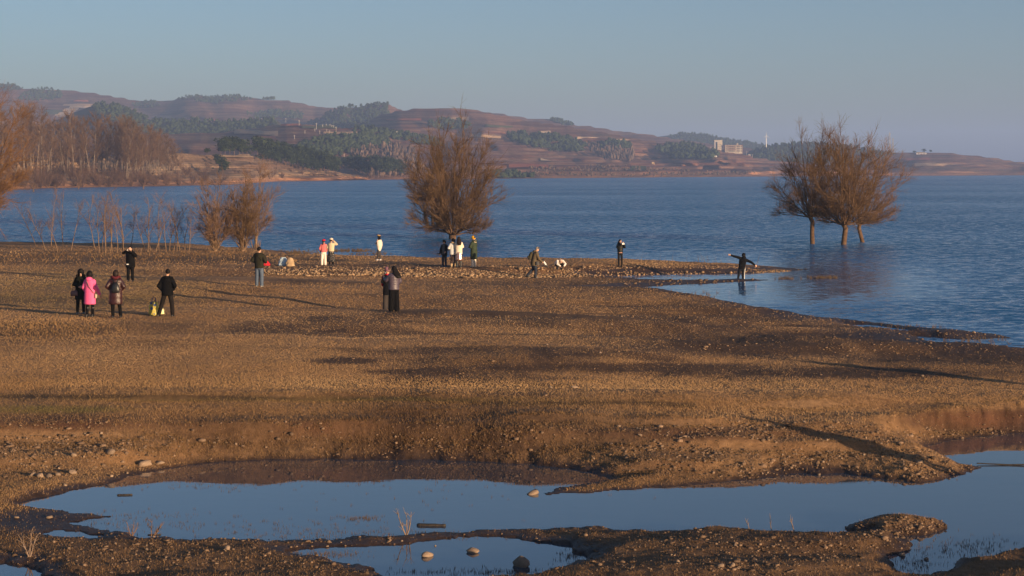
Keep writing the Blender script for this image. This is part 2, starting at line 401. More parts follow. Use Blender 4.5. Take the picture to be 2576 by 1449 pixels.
# ------------------------------------------------------------------ water
def water_material(name, waves):
    m, t, n, l, b = nt(name)
    geo = n.new('ShaderNodeNewGeometry')
    b.inputs['Base Color'].default_value = (.02, .11, .26, 1) if waves else (.04, .062, .09, 1)
    b.inputs['IOR'].default_value = 1.38 if waves else 1.5
    b.inputs['Roughness'].default_value = .08 if waves else .015
    b.inputs['Specular IOR Level'].default_value = .5 if waves else 1.0
    mp = n.new('ShaderNodeMapping'); l.new(geo.outputs['Position'], mp.inputs[0])
    if waves:
        mp.inputs['Rotation'].default_value = (0, 0, .2)
        mp.inputs['Scale'].default_value = (.5, 1.0, 1.0)
        a1 = noise_node(n, l, 2.6, 3, mp.outputs[0], .6, .3)
        a2 = noise_node(n, l, 10.0, 2, mp.outputs[0], .55, .2)
        a3 = noise_node(n, l, .018, 4, mp.outputs[0])
        mr = n.new('ShaderNodeMapRange'); mr.inputs[1].default_value = .3; mr.inputs[2].default_value = .7; mr.inputs[3].default_value = .5; mr.inputs[4].default_value = 1.25
        l.new(a3.outputs[0], mr.inputs[0])
        # the sheltered inlet beside the spit is calm
        at_ = n.new('ShaderNodeAttribute'); at_.attribute_name = 'calm'
        mul = n.new('ShaderNodeMath'); mul.operation = 'MULTIPLY'; l.new(mr.outputs[0], mul.inputs[0]); l.new(at_.outputs['Fac'], mul.inputs[1])
        # wave slopes straight from the noise, so that they hold at any distance
        def vm(op, a, b_):
            v_ = n.new('ShaderNodeVectorMath'); v_.operation = op
            for s_, q in ((v_.inputs[0], a), (v_.inputs[1], b_)):
                if hasattr(q, 'is_output'): l.new(q, s_)
                else: s_.default_value = q
            return v_.outputs[0]
        s1 = vm('MULTIPLY', vm('SUBTRACT', a1.outputs['Color'], (.5, .60, .5)), (.8, 1.7, 0))
        s2 = vm('MULTIPLY', vm('SUBTRACT', a2.outputs['Color'], (.5, .53, .5)), (.6, 1.0, 0))
        sl = vm('ADD', s1, s2)
        sc_ = n.new('ShaderNodeVectorMath'); sc_.operation = 'SCALE'; l.new(sl, sc_.inputs[0]); l.new(mul.outputs[0], sc_.inputs['Scale'])
        nn_ = n.new('ShaderNodeVectorMath'); nn_.operation = 'NORMALIZE'; l.new(vm('ADD', sc_.outputs[0], (0, 0, 1)), nn_.inputs[0])
        l.new(nn_.outputs[0], b.inputs['Normal'])
    else:
        mp.inputs['Scale'].default_value = (.6, 1, 1)
        a1 = noise_node(n, l, 2.0, 2, mp.outputs[0])
        b1 = n.new('ShaderNodeBump'); b1.inputs['Distance'].default_value = .0025; b1.inputs['Strength'].default_value = .5
        l.new(a1.outputs[0], b1.inputs['Height']); l.new(b1.outputs[0], b.inputs['Normal'])
    return m
# lake sheet: rows follow the distance so that the calm inlet can be marked on it
ly_ = np.concatenate([np.arange(52, 160, 1.5), np.geomspace(160, 9000, 40)])
lu = np.linspace(-1.2, 1.2, 241)
LX = lu[None, :] * np.maximum(ly_, 60)[:, None]; LY = np.repeat(ly_[:, None], len(lu), 1)
lpx, lpy = px_of(LX, LY, 0 * LX)
calm = np.maximum(ell(lpx, lpy, 1850, 716, 640, 70, .5), ell(lpx, lpy, 780, 648, 130, 9, .5))
calm = np.maximum(calm, np.where(LY < 205, .6 * (1 - sstep(1.0, 7, -sdf_poly(PL, LX, LY))), 0))
cm = 1.0 - .88 * np.clip(calm, 0, 1)
ii = np.arange(LX.size).reshape(LX.shape)
lf = np.stack([ii[:-1, :-1], ii[:-1, 1:], ii[1:, 1:], ii[1:, :-1]], -1).reshape(-1, 4)
me = mesh_np('lake', np.stack([LX, LY, 0 * LX], -1).reshape(-1, 3), lf)
attr(me, 'calm', cm.reshape(-1))
link('lake', me, water_material('lake_water', True), kind='structure')
pv = np.array([(-16, 19, 0), (34, 19, 0), (34, 43, 0), (-16, 43, 0)], float)
me = mesh_np('pond', pv, np.array([[0, 1, 2, 3]]))
link('pond', me, water_material('pond_water', False), kind='structure')

# ------------------------------------------------------------------ far land
def hill_material(name, cols, green=.3, band=.22):
    m, t, n, l, b = nt(name)
    geo = n.new('ShaderNodeNewGeometry'); pos = geo.outputs['Position']
    mp = n.new('ShaderNodeMapping'); l.new(pos, mp.inputs[0]); mp.inputs['Scale'].default_value = (.0045, .0018, band)
    nb = noise_node(n, l, 1.0, 4, mp.outputs[0], .65, .4)
    rb = ramp(n, [(.30, cols[0]), (.44, cols[1]), (.54, cols[2]), (.60, cols[1]), (.70, cols[3])]); l.new(nb.outputs[0], rb.inputs[0])
    mp2 = n.new('ShaderNodeMapping'); l.new(pos, mp2.inputs[0]); mp2.inputs['Scale'].default_value = (.011, .006, .06)
    v = n.new('ShaderNodeTexVoronoi'); l.new(mp2.outputs[0], v.inputs['Vector']); v.inputs['Scale'].default_value = 1.0
    rv = ramp(n, [(0, (.55, .5, .5)), (.5, (1, 1, 1)), (1, (1.5, 1.35, 1.25))]); l.new(v.outputs['Color'], rv.inputs[0])
    c = mix(n, l, .75, rb.outputs[0], rv.outputs[0], 'MULTIPLY')
    ng = noise_node(n, l, .006, 5, pos, .6)
    rg = ramp(n, [(.56, (0, 0, 0)), (.66, (1, 1, 1))]); l.new(ng.outputs[0], rg.inputs[0])
    gf = n.new('ShaderNodeMath'); gf.operation = 'MULTIPLY'; gf.inputs[1].default_value = green; l.new(rg.outputs[0], gf.inputs[0])
    c = mix(n, l, gf.outputs[0], c, (.05, .062, .026))
    nf = noise_node(n, l, .22, 4, pos, .7)
    rf = ramp(n, [(.3, (.6, .6, .6)), (.7, (1.35, 1.3, 1.3))]); l.new(nf.outputs[0], rf.inputs[0])
    c = mix(n, l, .8, c, rf.outputs[0], 'MULTIPLY')
    a = n.new('ShaderNodeAttribute'); a.attribute_name = 'shore'
    c = mix(n, l, a.outputs['Fac'], c, mix(n, l, 1.0, (.36, .19, .10), rf.outputs[0], 'MULTIPLY'))
    l.new(c, b.inputs['Base Color']); b.inputs['Roughness'].default_value = 1.0
    b.inputs['Specular IOR Level'].default_value = .05
    bp = n.new('ShaderNodeBump'); bp.inputs['Strength'].default_value = .8; bp.inputs['Distance'].default_value = 1.5
    l.new(nf.outputs[0], bp.inputs['Height']); l.new(bp.outputs[0], b.inputs['Normal'])
    return m
RED = [(.085, .046, .034), (.135, .064, .040), (.22, .14, .09), (.165, .07, .042)]
TAN = [(.13, .085, .055), (.21, .14, .085), (.33, .23, .14), (.24, .15, .09)]
GRN = [(.035, .045, .022), (.05, .055, .028), (.09, .07, .045), (.06, .05, .03)]
M_RED = hill_material('terraced_red_earth', RED)
M_TAN = hill_material('dry_headland', TAN, .35, .12)
M_GRN = hill_material('wooded_ground', GRN, .5, .1)

class Hill:
    def __init__(s, ridge, base, Dr, Db=None, p=1.0, step=0.0, amp=0.0, seed=0):
        s.rx, s.ry = np.array(ridge, float).T; s.bx, s.by = np.array(base, float).T
        s.Dr = Dr; s.Db = Db; s.p = p; s.step = step; s.amp = amp; s.seed = seed
    def surf(s, x, v):
        x = np.asarray(x, float); v = np.asarray(v, float)
        yb = np.interp(x, s.bx, s.by); yr = np.interp(x, s.rx, s.ry) + 1.6 * (fbm(x * .03, x * 0 + s.seed, 3 + s.seed, 3) - .5) * 2
        Db = FPX * CAM_H / (yb - HZY) if s.Db is None else np.full(x.shape, float(s.Db))
        Dr = np.interp(x, s.Dr[0], s.Dr[1]) if isinstance(s.Dr, tuple) else np.full(x.shape, float(s.Dr))
        vv = np.clip(v, 0, 1)
        y = yb + (yr - yb) * vv
        D = Db + (Dr - Db) * vv ** s.p
        # lean the surface in and out so that it has spurs and hollows
        D = D * (1 + s.amp * (fbm(x * .006, v * 2.2, 40 + s.seed, 4) - .5) * np.sin(np.pi * vv))
        back = np.clip(v - 1, 0, 1)
        Z = CAM_H - (y - HZY) * D / FPX
        if s.step:
            q = Z / s.step + 1.1 * fbm(x * .012, v * 3, 60 + s.seed, 3); f = q - np.floor(q)
            Zs = (np.floor(q) + sstep(.62, .98, f)) * s.step - (q * s.step - Z)
            Z = np.where(v > 0, Z * .25 + .75 * Zs, Z)
            Z = np.where(vv < .06, np.maximum(Z, 0.3 * vv / .06), Z)
        X = (x - CXX) * D / FPX
        Z = Z * (1 - back) - 4 * back
        Y = D + back * .35 * D
        return X, Y, Z
    def at(s, x, y):
        yb = np.interp(x, s.bx, s.by); yr = np.interp(x, s.rx, s.ry)
        v = np.clip((np.asarray(y, float) - yb) / (yr - yb), 0, 1)
        return s.surf(x, v)
    def build(s, name, mat, x0, x1, cols, rows, shore=0.0):
        xs = np.linspace(x0, x1, cols); vs = np.concatenate([np.linspace(0, 1, rows), [1.04, 1.15, 1.4, 2.0]])
        Xq, Vq = np.meshgrid(xs, vs)
        X, Y, Z = s.surf(Xq, Vq)
        ii = np.arange(X.size).reshape(X.shape)
        f = np.stack([ii[:-1, :-1], ii[:-1, 1:], ii[1:, 1:], ii[1:, :-1]], -1).reshape(-1, 4)
        me = mesh_np(name, np.stack([X, Y, Z], -1).reshape(-1, 3), f, False)
        sh = (1 - sstep(.2, 1.0, Z / max(shore, .01))) * (.5 + fbm(Xq * .05, Vq * 8, 77, 3)) if shore else 0 * X
        attr(me, 'shore', np.clip(sh, 0, 1).reshape(-1))
        return link(name, me, mat, kind='structure')

FARBASE = [(-800, 440), (4000, 440)]
hA = Hill([(-800, 190), (-300, 200), (0, 212), (33, 211), (61, 223), (100, 222), (158, 225), (231, 233), (292, 243), (346, 252), (392, 253), (431, 250), (474, 242), (498, 239), (532, 244), (562, 240), (608, 241), (638, 246), (692, 250),
           (727, 253), (770, 262), (790, 267), (863, 270), (950, 285), (1100, 330), (1300, 420)], FARBASE, 3200, 1700, 1.0, 5.0, .25, 1)
hB = Hill([(640, 400), (700, 345), (760, 320), (800, 300), (840, 278), (863, 268), (916, 266), (953, 262), (976, 261), (990, 266), (1007, 274), (1040, 290), (1100, 330), (1200, 400)], [(500, 432), (1300, 432)], 2700, 2000, 1.0, 4.0, .2, 2)
hC2 = Hill([(1050, 300), (1136, 275), (1227, 281), (1308, 293), (1382, 300), (1447, 313), (1503, 320), (1568, 330), (1610, 334), (1652, 341), (1720, 352), (1900, 374), (2000, 420)], [(900, 436), (2100, 436)], 3000, 1900, 1.0, 4.5, .2, 3)
hC = Hill([(800, 400), (880, 338), (915, 315), (947, 291), (1009, 276), (1052, 272), (1136, 270), (1179, 274), (1227, 282), (1272, 292), (1320, 302), (1382, 310), (1450, 321), (1530, 334), (1600, 348), (1680, 360), (1760, 369), (1807, 372), (1850, 382), (1890, 392), (1950, 402), (2050, 412), (2200, 424), (2300, 436)],
          [(700, 453), (935, 451.5), (1258, 449.4), (1600, 446.6), (1949, 443.8), (2261, 442.5), (2400, 442)], ([800, 1300, 2300], [2300, 2350, 2150]), None, 1.0, 4.0, .22, 4)
hE = Hill([(1560, 380), (1640, 347), (1675, 341), (1709, 336), (1737, 335), (1780, 339), (1822, 349), (1878, 356), (1926, 366), (2000, 378), (2150, 398), (2300, 425)], [(1400, 433), (2500, 433)], 3600, 2500, 1.0, 0, .15, 5)
hF = Hill([(1780, 420), (1850, 402), (1893, 383), (1927, 370), (1954, 364), (1982, 362), (2050, 362), (2120, 366), (2200, 378), (2260, 392), (2350, 425)], [(1700, 434), (2400, 434)], 2600, 2100, 1.0, 0, .15, 6)
hG = Hill([(1950, 425), (2080, 398), (2160, 386), (2237, 382.6), (2346, 384), (2443, 388), (2492, 395), (2537, 403), (2576, 408), (2700, 416), (3200, 420), (3900, 405)],
          [(1900, 443.6), (2261, 442.5), (2576, 441), (3900, 440)], 2650, None, 1.0, 4.0, .15, 7)
hP = Hill([(60, 330), (150, 300), (215, 272), (246, 262), (290, 266), (340, 284), (380, 302), (430, 305), (480, 302), (560, 309), (640, 304), (690, 299), (700, 305), (740, 335), (800, 380)], [(-100, 436), (900, 436)], 2100, 1500, 1.0, 0, .1, 8)
hL2 = Hill([(-300, 360), (100, 345), (350, 338), (450, 336), (590, 328), (640, 322), (690, 314), (725, 310), (760, 311), (850, 319), (930, 325), (1000, 338), (1080, 352), (1150, 392), (1230, 440)],
           [(-300, 462), (600, 456), (935, 452), (1150, 450), (1300, 449)], 1750, None, 1.0, 3.0, .15, 9)
hL1 = Hill([(-500, 400), (0, 395), (150, 392), (300, 392), (430, 384), (470, 386), (530, 390), (620, 391), (680, 402), (740, 415), (800, 424), (870, 436), (918, 446), (936, 451.5)],
           [(-500, 500), (-100, 484), (18, 479), (121, 473), (273, 470.6), (486, 466.7), (577, 465), (640, 460), (692, 456.5), (800, 455), (890, 453), (937, 452)], ([-500, 0, 430, 700, 937], [560, 640, 830, 1040, 1140]), None, .8, 1.1, .12, 10)
hA.build('far_hill', M_RED, -780, 1290, 380, 90)
hB.build('pine_hill', M_RED, 645, 1195, 120, 60)
hC2.build('back_hill', M_RED, 1055, 1990, 170, 60)
hC.build('terraced_hill', M_RED, 805, 2295, 420, 120, 7)
hE.build('wooded_hill', M_GRN, 1565, 2295, 130, 40)
hF.build('dark_wooded_hill', M_GRN, 1785, 2345, 100, 40)
hG.build('lakeside_plateau', M_RED, 1955, 3850, 260, 70, 5)
hP.build('pine_ridge', M_GRN, 65, 795, 150, 40)
hL2.build('middle_slope', M_RED, -290, 1225, 300, 80, 4)
hL1.build('headland', M_TAN, -490, 936, 330, 80, 3.2)

# fields lying on the slopes
def field(hill, quad, mat, nx=26, ny=8, lift=.9):
    (x0, y0), (x1, y1), (x2, y2), (x3, y3) = quad
    U, V = np.meshgrid(np.linspace(0, 1, nx), np.linspace(0, 1, ny))
    px = (x0 * (1 - U) + x1 * U) * (1 - V) + (x3 * (1 - U) + x2 * U) * V; py = (y0 * (1 - U) + y1 * U) * (1 - V) + (y3 * (1 - U) + y2 * U) * V
    X, Y, Z = hill.at(px, py)
    ii = np.arange(X.size).reshape(X.shape)
    f = np.stack([ii[:-1, :-1], ii[:-1, 1:], ii[1:, 1:], ii[1:, :-1]], -1).reshape(-1, 4)
    me = mesh_np('field', np.stack([X, Y - 1.5, Z + lift], -1).reshape(-1, 3), f)
    return link('field', me, mat, kind='structure')
F_PALE = mat_var('stubble_field', (.40, .29, .19), (.56, .43, .30), .15, 1, 0, 1, .05)
F_TAN = mat_var('fallow_field', (.27, .18, .11), (.38, .27, .17), .1, 1, 0, 1, .05)
F_REDF = mat_var('ploughed_red_field', (.21, .075, .045), (.29, .11, .065), .12, 1, 0, 1, .05)
F_GRN = mat_var('green_field', (.06, .07, .03), (.10, .10, .05), .12, 1, 0, 1, .05)
for hl_, qd, mt_ in [(hA, [(135, 291), (172, 292), (200, 272), (168, 270)], F_PALE), (hA, [(168, 272), (242, 275), (244, 268), (180, 266)], F_PALE), (hA, [(150, 266), (245, 264), (245, 260), (170, 259)], F_TAN), (hA, [(113, 288), (142, 288), (165, 274), (112, 276)], F_GRN), (hA, [(180, 256), (225, 256), (220, 252), (190, 252)], F_REDF),
                     (hA, [(380, 294), (470, 298), (470, 295), (385, 291)], F_TAN), (hA, [(470, 303), (560, 303), (560, 299), (470, 299)], F_REDF), (hL2, [(695, 319), (765, 319), (755, 313), (710, 314)], F_REDF), (hL2, [(760, 322), (850, 324), (850, 318), (760, 316)], F_GRN), (hL2, [(640, 350), (700, 352), (690, 342), (640, 342)], F_REDF),
                     (hL2, [(590, 338), (700, 340), (700, 330), (590, 326)], F_TAN), (hL2, [(810, 336), (905, 336), (900, 330), (820, 331)], F_TAN), (hC, [(985, 365), (1065, 362), (1060, 357), (985, 358)], F_PALE), (hC, [(1360, 335), (1385, 335), (1385, 331), (1360, 331)], F_PALE), (hC, [(1450, 348), (1515, 347), (1510, 345), (1455, 345)], F_PALE),
                     (hC, [(1580, 431), (1625, 431), (1625, 420), (1590, 418)], F_GRN), (hC, [(1360, 402), (1400, 407), (1400, 403), (1360, 399)], F_PALE), (hC, [(1280, 420), (1380, 422), (1380, 414), (1280, 412)], F_REDF), (hC, [(1540, 352), (1590, 353), (1588, 351), (1545, 350)], F_TAN), (hC, [(1760, 419), (1820, 415), (1818, 413), (1765, 416)], F_TAN),
                     (hC, [(1125, 302), (1180, 303), (1180, 296), (1128, 295)], F_TAN), (hC, [(1220, 318), (1290, 320), (1290, 315), (1220, 313)], F_GRN), (hC, [(970, 303), (1060, 304), (1060, 299), (980, 297)], F_REDF), (hC, [(1180, 345), (1260, 348), (1260, 342), (1185, 340)], F_TAN), (hG, [(2300, 416), (2420, 416), (2420, 412), (2300, 411)], F_TAN),
                     (hG, [(2270, 404), (2340, 403), (2338, 398), (2270, 399)], F_REDF), (hL1, [(545, 398), (640, 398), (640, 392), (545, 392)], F_TAN)]:
    field(hl_, qd, mt_)

# air
bx = bmesh.new(); bmesh.ops.create_cube(bx, size=1.0)
me = bpy.data.meshes.new('haze'); bx.to_mesh(me); bx.free()
hz_m = bpy.data.materials.new('haze_air'); hz_m.use_nodes = True
hn = hz_m.node_tree.nodes; hn.clear()
pvn = hn.new('ShaderNodeVolumePrincipled'); ho = hn.new('ShaderNodeOutputMaterial')
pvn.inputs['Color'].default_value = (.42, .60, 1.0, 1)
pvn.inputs['Density'].default_value = .00019
pvn.inputs['Anisotropy'].default_value = 0.0
hz_m.node_tree.links.new(pvn.outputs[0], ho.inputs['Volume'])
haze = link('haze', me, hz_m, kind='stuff')
haze.scale = (14000, 9500, 212); haze.location = (0, 4000, 212 / 2 - 6)
hz_m.volume_intersection_method = 'FAST' if hasattr(hz_m, 'volume_intersection_method') else hz_m.volume_intersection_method

# ------------------------------------------------------------------ woods on the far slopes
def ico(sub):
    b_ = bmesh.new(); bmesh.ops.create_icosphere(b_, subdivisions=sub, radius=1.0)
    b_.verts.ensure_lookup_table()
    V = np.array([v.co[:] for v in b_.verts]); F_ = np.array([[v.index for v in f.verts] for f in b_.faces]); b_.free()
    return V, F_
ICO1, ICO2 = ico(1), ico(2)

def in_poly(P, x, y):
    P = np.array(P, float); c = np.zeros(x.shape, bool); n = len(P)
    for i in range(n):
        ax, ay = P[i]; bx_, by_ = P[(i + 1) % n]
        c ^= ((ay > y) != (by_ > y)) & (x < (bx_ - ax) * (y - ay) / ((by_ - ay) or 1e-9) + ax)
    return c

M_PINE = mat_var('pine_foliage', (.018, .030, .014), (.048, .062, .026), .5, 1.0, 0, 1, .05, 0, 'tint')
M_PINEFAR = M_PINE
M_BARE = mat_var('bare_twig_mass', (.075, .052, .038), (.15, .105, .075), .3, 1.0, 0, 1, .05, 0, 'tint')

def wood(name, hill, poly, count, h, mat, label, cat, lobes=3, shape=(.42, .55), seed=0, twiggy=False):
    """a far-off wood: every tree has its own trunk and crown clumps; joined, since nobody could count it"""
    rg = np.random.default_rng(seed)
    P = np.array(poly, float); lo = P.min(0); hi = P.max(0)
    x = rg.uniform(lo[0], hi[0], count * 6); y = rg.uniform(lo[1], hi[1], count * 6)
    ok = in_poly(poly, x, y); x = x[ok][:count]; y = y[ok][:count]
    X, Y, Z = hill.at(x, y)
    V0, F0 = ICO1
    Vs, Fs, Ts = [], [], []; off = 0
    for i in range(len(x)):
        hh = h * rg.uniform(.7, 1.25); tint = rg.uniform(.15, .9)
        for k in range(lobes):
            f = (k + .5) / lobes
            r = hh * shape[0] * (1.05 - .55 * f) * rg.uniform(.75, 1.2)
            c = np.array([X[i] + rg.normal(0, .16) * hh * (1 - f), Y[i] + rg.normal(0, .16) * hh * (1 - f), Z[i] + hh * (.32 + .62 * f)])
            v = V0 * (1 + rg.uniform(-.38, .38, (len(V0), 1))) * np.array([r, r, hh * shape[1] / lobes * 1.25]) + c
            Vs.append(v); Fs.append(F0 + off); off += len(V0)
            Ts.append(np.clip(tint + rg.uniform(-.2, .2, len(V0)), 0, 1))
        tr = .02 * hh   # trunk: a thin three-sided stem
        a = np.array([[1, 0], [-.5, .87], [-.5, -.87]]) * tr
        v = np.concatenate([np.column_stack([a + [X[i], Y[i]], np.full(3, Z[i] - .5)]), np.column_stack([a * .5 + [X[i], Y[i]], np.full(3, Z[i] + hh * .6)])])
        Vs.append(v); Fs.append(np.array([[0, 1, 4], [0, 4, 3], [1, 2, 5], [1, 5, 4], [2, 0, 3], [2, 3, 5]]) + off); off += 6
        Ts.append(np.full(6, .6))
    me = mesh_np(name, np.concatenate(Vs), np.concatenate(Fs))
    attr(me, 'tint', np.concatenate(Ts))
    return link(name, me, mat, label=label, cat=cat, kind='stuff')

wood('pine_wood', hB, [(680, 345), (700, 335), (750, 318), (800, 297), (835, 280), (860, 269), (915, 267), (955, 263), (975, 262), (985, 285), (960, 300), (930, 315), (905, 330), (860, 345)], 637, 5.5, M_PINE, 'blue green pine wood covering the hill left of the big terraced hill', 'wood', seed=1)
wood('pine_wood', hP, [(232, 275), (246, 263), (290, 267), (340, 286), (380, 303), (430, 306), (480, 303), (560, 310), (640, 306), (690, 300), (694, 315), (640, 330), (560, 345), (590, 360), (480, 372), (400, 362), (345, 330), (300, 312), (250, 300)], 850, 5.5, M_PINE, 'long pine wood on the ridge behind the tall bare poplars', 'wood', seed=2)
wood('pine_wood', hL2, [(740, 385), (760, 362), (800, 352), (850, 345), (930, 338), (985, 338), (985, 372), (930, 378), (860, 392), (800, 400)], 357, 5.5, M_PINE, 'dense pine wood on the slope above the headland tip', 'wood', seed=3)
wood('pine_wood', hL2, [(890, 322), (930, 322), (1000, 330), (1060, 338), (1110, 352), (1100, 370), (1050, 362), (1000, 352), (930, 335), (890, 332)], 221, 5, M_PINE, 'strip of pines just left of the big willow crown', 'wood', seed=4)
wood('pine_wood', hC, [(1075, 312), (1110, 306), (1165, 308), (1190, 320), (1150, 326), (1090, 324)], 110, 6, M_PINE, 'small pine grove showing above the big willow', 'wood', seed=5)
wood('pine_wood', hC, [(1270, 344), (1300, 340), (1360, 343), (1420, 348), (1475, 370), (1460, 384), (1400, 382), (1340, 372), (1290, 356)], 280, 6.5, M_PINE, 'dark pine grove on the terraces right of the big willow', 'wood', seed=6)
wood('pine_wood', hC, [(1490, 368), (1530, 358), (1585, 362), (1588, 376), (1530, 378)], 93, 6, M_PINE, 'small pine clump between two larger groves above the shore', 'wood', seed=7)
wood('pine_wood', hC, [(1650, 378), (1690, 366), (1740, 366), (1790, 384), (1812, 398), (1760, 402), (1690, 398), (1660, 386)], 280, 7, M_PINE, 'dark rounded wood below the two pale buildings', 'wood', seed=8)
wood('pine_wood', hE, [(1672, 346), (1709, 338), (1737, 337), (1780, 341), (1822, 351), (1878, 358), (1926, 368), (1990, 380), (1930, 392), (1850, 384), (1780, 366), (1700, 358)], 722, 5, M_PINE, 'far wooded hill rising behind the pale buildings', 'wood', seed=9)
wood('pine_wood', hF, [(1860, 402), (1893, 386), (1927, 372), (1954, 366), (1982, 364), (2050, 364), (2120, 368), (2200, 380), (2255, 393), (2200, 410), (2000, 416), (1880, 412)], 765, 6, M_PINE, 'dark blue wooded hill behind the three willows', 'wood', seed=10)
wood('pine_wood', hA, [(0, 213), (33, 212), (60, 223), (30, 228), (0, 226)], 76, 5, M_PINE, 'dark wood on the skyline at the left edge', 'wood', seed=11)
wood('pine_wood', hA, [(60, 238), (90, 222), (130, 224), (160, 232), (155, 246), (100, 256), (40, 250)], 195, 5, M_PINE, 'dark wood just below the skyline near the left edge', 'wood', seed=12)
wood('pine_wood', hA, [(440, 252), (474, 243), (498, 240), (532, 245), (562, 241), (608, 242), (640, 249), (600, 256), (520, 260), (480, 252)], 280, 4.5, M_PINE, 'dark wood along the rounded skyline hill', 'wood', seed=13)
wood('pine_wood', hA, [(330, 262), (370, 254), (405, 258), (400, 268), (340, 272)], 76, 4.5, M_PINE, 'small wood on the far slope above the pine ridge', 'wood', seed=14)
wood('pine_wood', hA, [(620, 286), (660, 280), (700, 278), (760, 282), (760, 300), (700, 298), (640, 296)], 170, 5, M_PINE, 'hazy wood in the hollow behind the utility poles', 'wood', seed=15)
wood('pine_wood', hA, [(660, 250), (668, 243), (682, 243), (690, 250)], 22, 6, M_PINE, 'lone round clump of trees on the skyline', 'wood', seed=16)
wood('pine_wood', hC2, [(1380, 303), (1393, 300), (1445, 313), (1440, 318), (1395, 308)], 76, 6, M_PINE, 'row of dark trees on the skyline right of the big willow', 'wood', seed=17)
wood('bare_wood', hL2, [(880, 392), (930, 380), (1000, 372), (1040, 380), (1060, 425), (1040, 446), (930, 446), (870, 420)], 260, 7, M_BARE, 'leafless purple grey wood behind the headland tip', 'wood', 4, (.22, .9), 18)
wood('bare_wood', hC, [(1480, 374), (1530, 378), (1590, 382), (1600, 402), (1560, 406), (1500, 392)], 120, 7, M_BARE, 'leafless grey wood below the pine clumps on the terraces', 'wood', 3, (.22, .9), 19)
wood('lakeside_scrub', hC, [(1240, 440), (1330, 440), (1350, 447), (1240, 448)], 110, 4, M_PINE, 'dark scrub at the waterline right of the big willow', 'scrub', 2, (.5, .5), 20)
wood('lakeside_scrub', hC, [(1330, 420), (1500, 415), (1700, 425), (1900, 430), (1900, 441), (1600, 443), (1350, 445)], 330, 2.2, M_BARE, 'thin brown scrub along the far red shore', 'scrub', 2, (.5, .5), 21)

# ------------------------------------------------------------------ dry grass, gravel and stones on the near ground
GU = us; GYR = YR[:len(ys)]
def glook(px, py, arrs, iters=7):
    """picture points -> world on the ground grid; also samples the given grid arrays"""
    u = (px - CXX) / FPX
    ci = np.clip(np.searchsorted(GU, u) - 1, 0, len(GU) - 2); fu = np.clip((u - GU[ci]) / (GU[ci + 1] - GU[ci]), 0, 1)
    yy = GYR[::-1]
    z = np.full(px.shape, .7)
    def samp(A, ri, fr):
        return (A[ri, ci] * (1 - fu) + A[ri, ci + 1] * fu) * (1 - fr) + (A[ri + 1, ci] * (1 - fu) + A[ri + 1, ci + 1] * fu) * fr
    for _ in range(iters):
        Y = FPX * (CAM_H - z) / (py - HZY)
        k = np.clip(np.searchsorted(yy, Y), 1, len(yy) - 1); ri = len(yy) - 1 - k
        fr = np.clip((GYR[ri] - Y) / (GYR[ri] - GYR[ri + 1]), 0, 1)
        zn = samp(GZ, ri, fr)
        z = .4 * z + .6 * np.maximum(zn, 0)
    X = u * Y
    return X, Y, samp(GZ, ri, fr), [samp(A, ri, fr) for A in arrs]

def scatter(n, dens, y0=618, y1=1500, x0=-420, x1=3000, seed=1, over=3, power=1.0):
    rg = np.random.default_rng(seed)
    px = rg.uniform(x0, x1, n * over); py = rg.uniform(y0, y1, n * over)
    X, Y, Z, (we, ba, re, gr, st, dl, dp) = glook(px, py, [wet, bare, redz, green, stony, GDL, GDP])
    d = dens(px, py, X, Y, Z, we, ba, re, gr, st, dl, dp)
    ok = (rg.uniform(0, 1, len(px)) < d) & (Z > .01)
    s = np.nonzero(ok)[0][:n]
    return rg, px[s], py[s], X[s], Y[s], Z[s], we[s], ba[s], re[s], gr[s], st[s], dl[s], dp[s]

def straw_strip(px, py):
    return np.maximum(ell(px, py, 800, 972, 1150, 20, .7) * .9, ell(px, py, 1900, 1040, 420, 22, .6) * .8)
def bank_grass(px, py):
    return np.maximum(ell(px, py, 1150, 1080, 430, 75, .4), ell(px, py, 600, 1100, 600, 55, .5) * .7)
def brush(px, py):
    return np.maximum(ell(px, py, 250, 648, 520, 14, .6), ell(px, py, 120, 830, 150, 22, .7) * .8)

def g_dens(px, py, X, Y, Z, we, ba, re, gr, st, dl, dp):
    patch = .25 + 1.1 * fbm(X * .35, Y * .16, 71, 4) ** 1.4 * 1.3
    d = np.clip(patch * 1.5, .25, 1) * (1 - .93 * ba) * (1 - .95 * we) * (1 - .45 * st) * (1 - .5 * re)
    d = np.maximum(d, straw_strip(px, py) * .95 * (1 - we)); d = np.maximum(d, bank_grass(px, py) * .5 * (1 - we))
    d = d * np.interp(py, [618, 700, 840, 900, 1010, 1040, 1280, 1320], [.5, .6, .85, 1, 1, .7, .7, .45])
    return np.clip(d, 0.01, 1)
rg, px, py, X, Y, Z, we, ba, re, gr, st, dl, dp = scatter(540000, g_dens, seed=3, over=3)
ng = len(px)
ss = straw_strip(px, py); bgz = bank_grass(px, py); br = brush(px, py)
hgt = rg.uniform(.02, .06, ng) * (1 + .5 * ss + .45 * bgz + 2.2 * br) * np.interp(Y, [30, 38, 42, 50, 110], [.85, .8, .55, .45, .8])
hgt = np.where(py > 1300, hgt * .9, hgt)
wid = rg.uniform(.006, .012, ng) * np.interp(Y, [28, 38, 44, 50, 70, 130], [.55, .7, 1.0, 1.35, 2.4, 3.6])
ang = np.where((Y > 42) & (br < .3), rg.normal(.42, .5, ng), rg.uniform(0, 2 * np.pi, ng)); lean = rg.normal(0, .45, ng) * hgt; la = rg.uniform(0, 2 * np.pi, ng)
B = np.stack([X, Y, Z - .006], -1)
T_ = B + np.stack([np.cos(la) * lean, np.sin(la) * lean, hgt], -1)
off = np.stack([np.cos(ang) * wid, np.sin(ang) * wid, 0 * wid], -1)
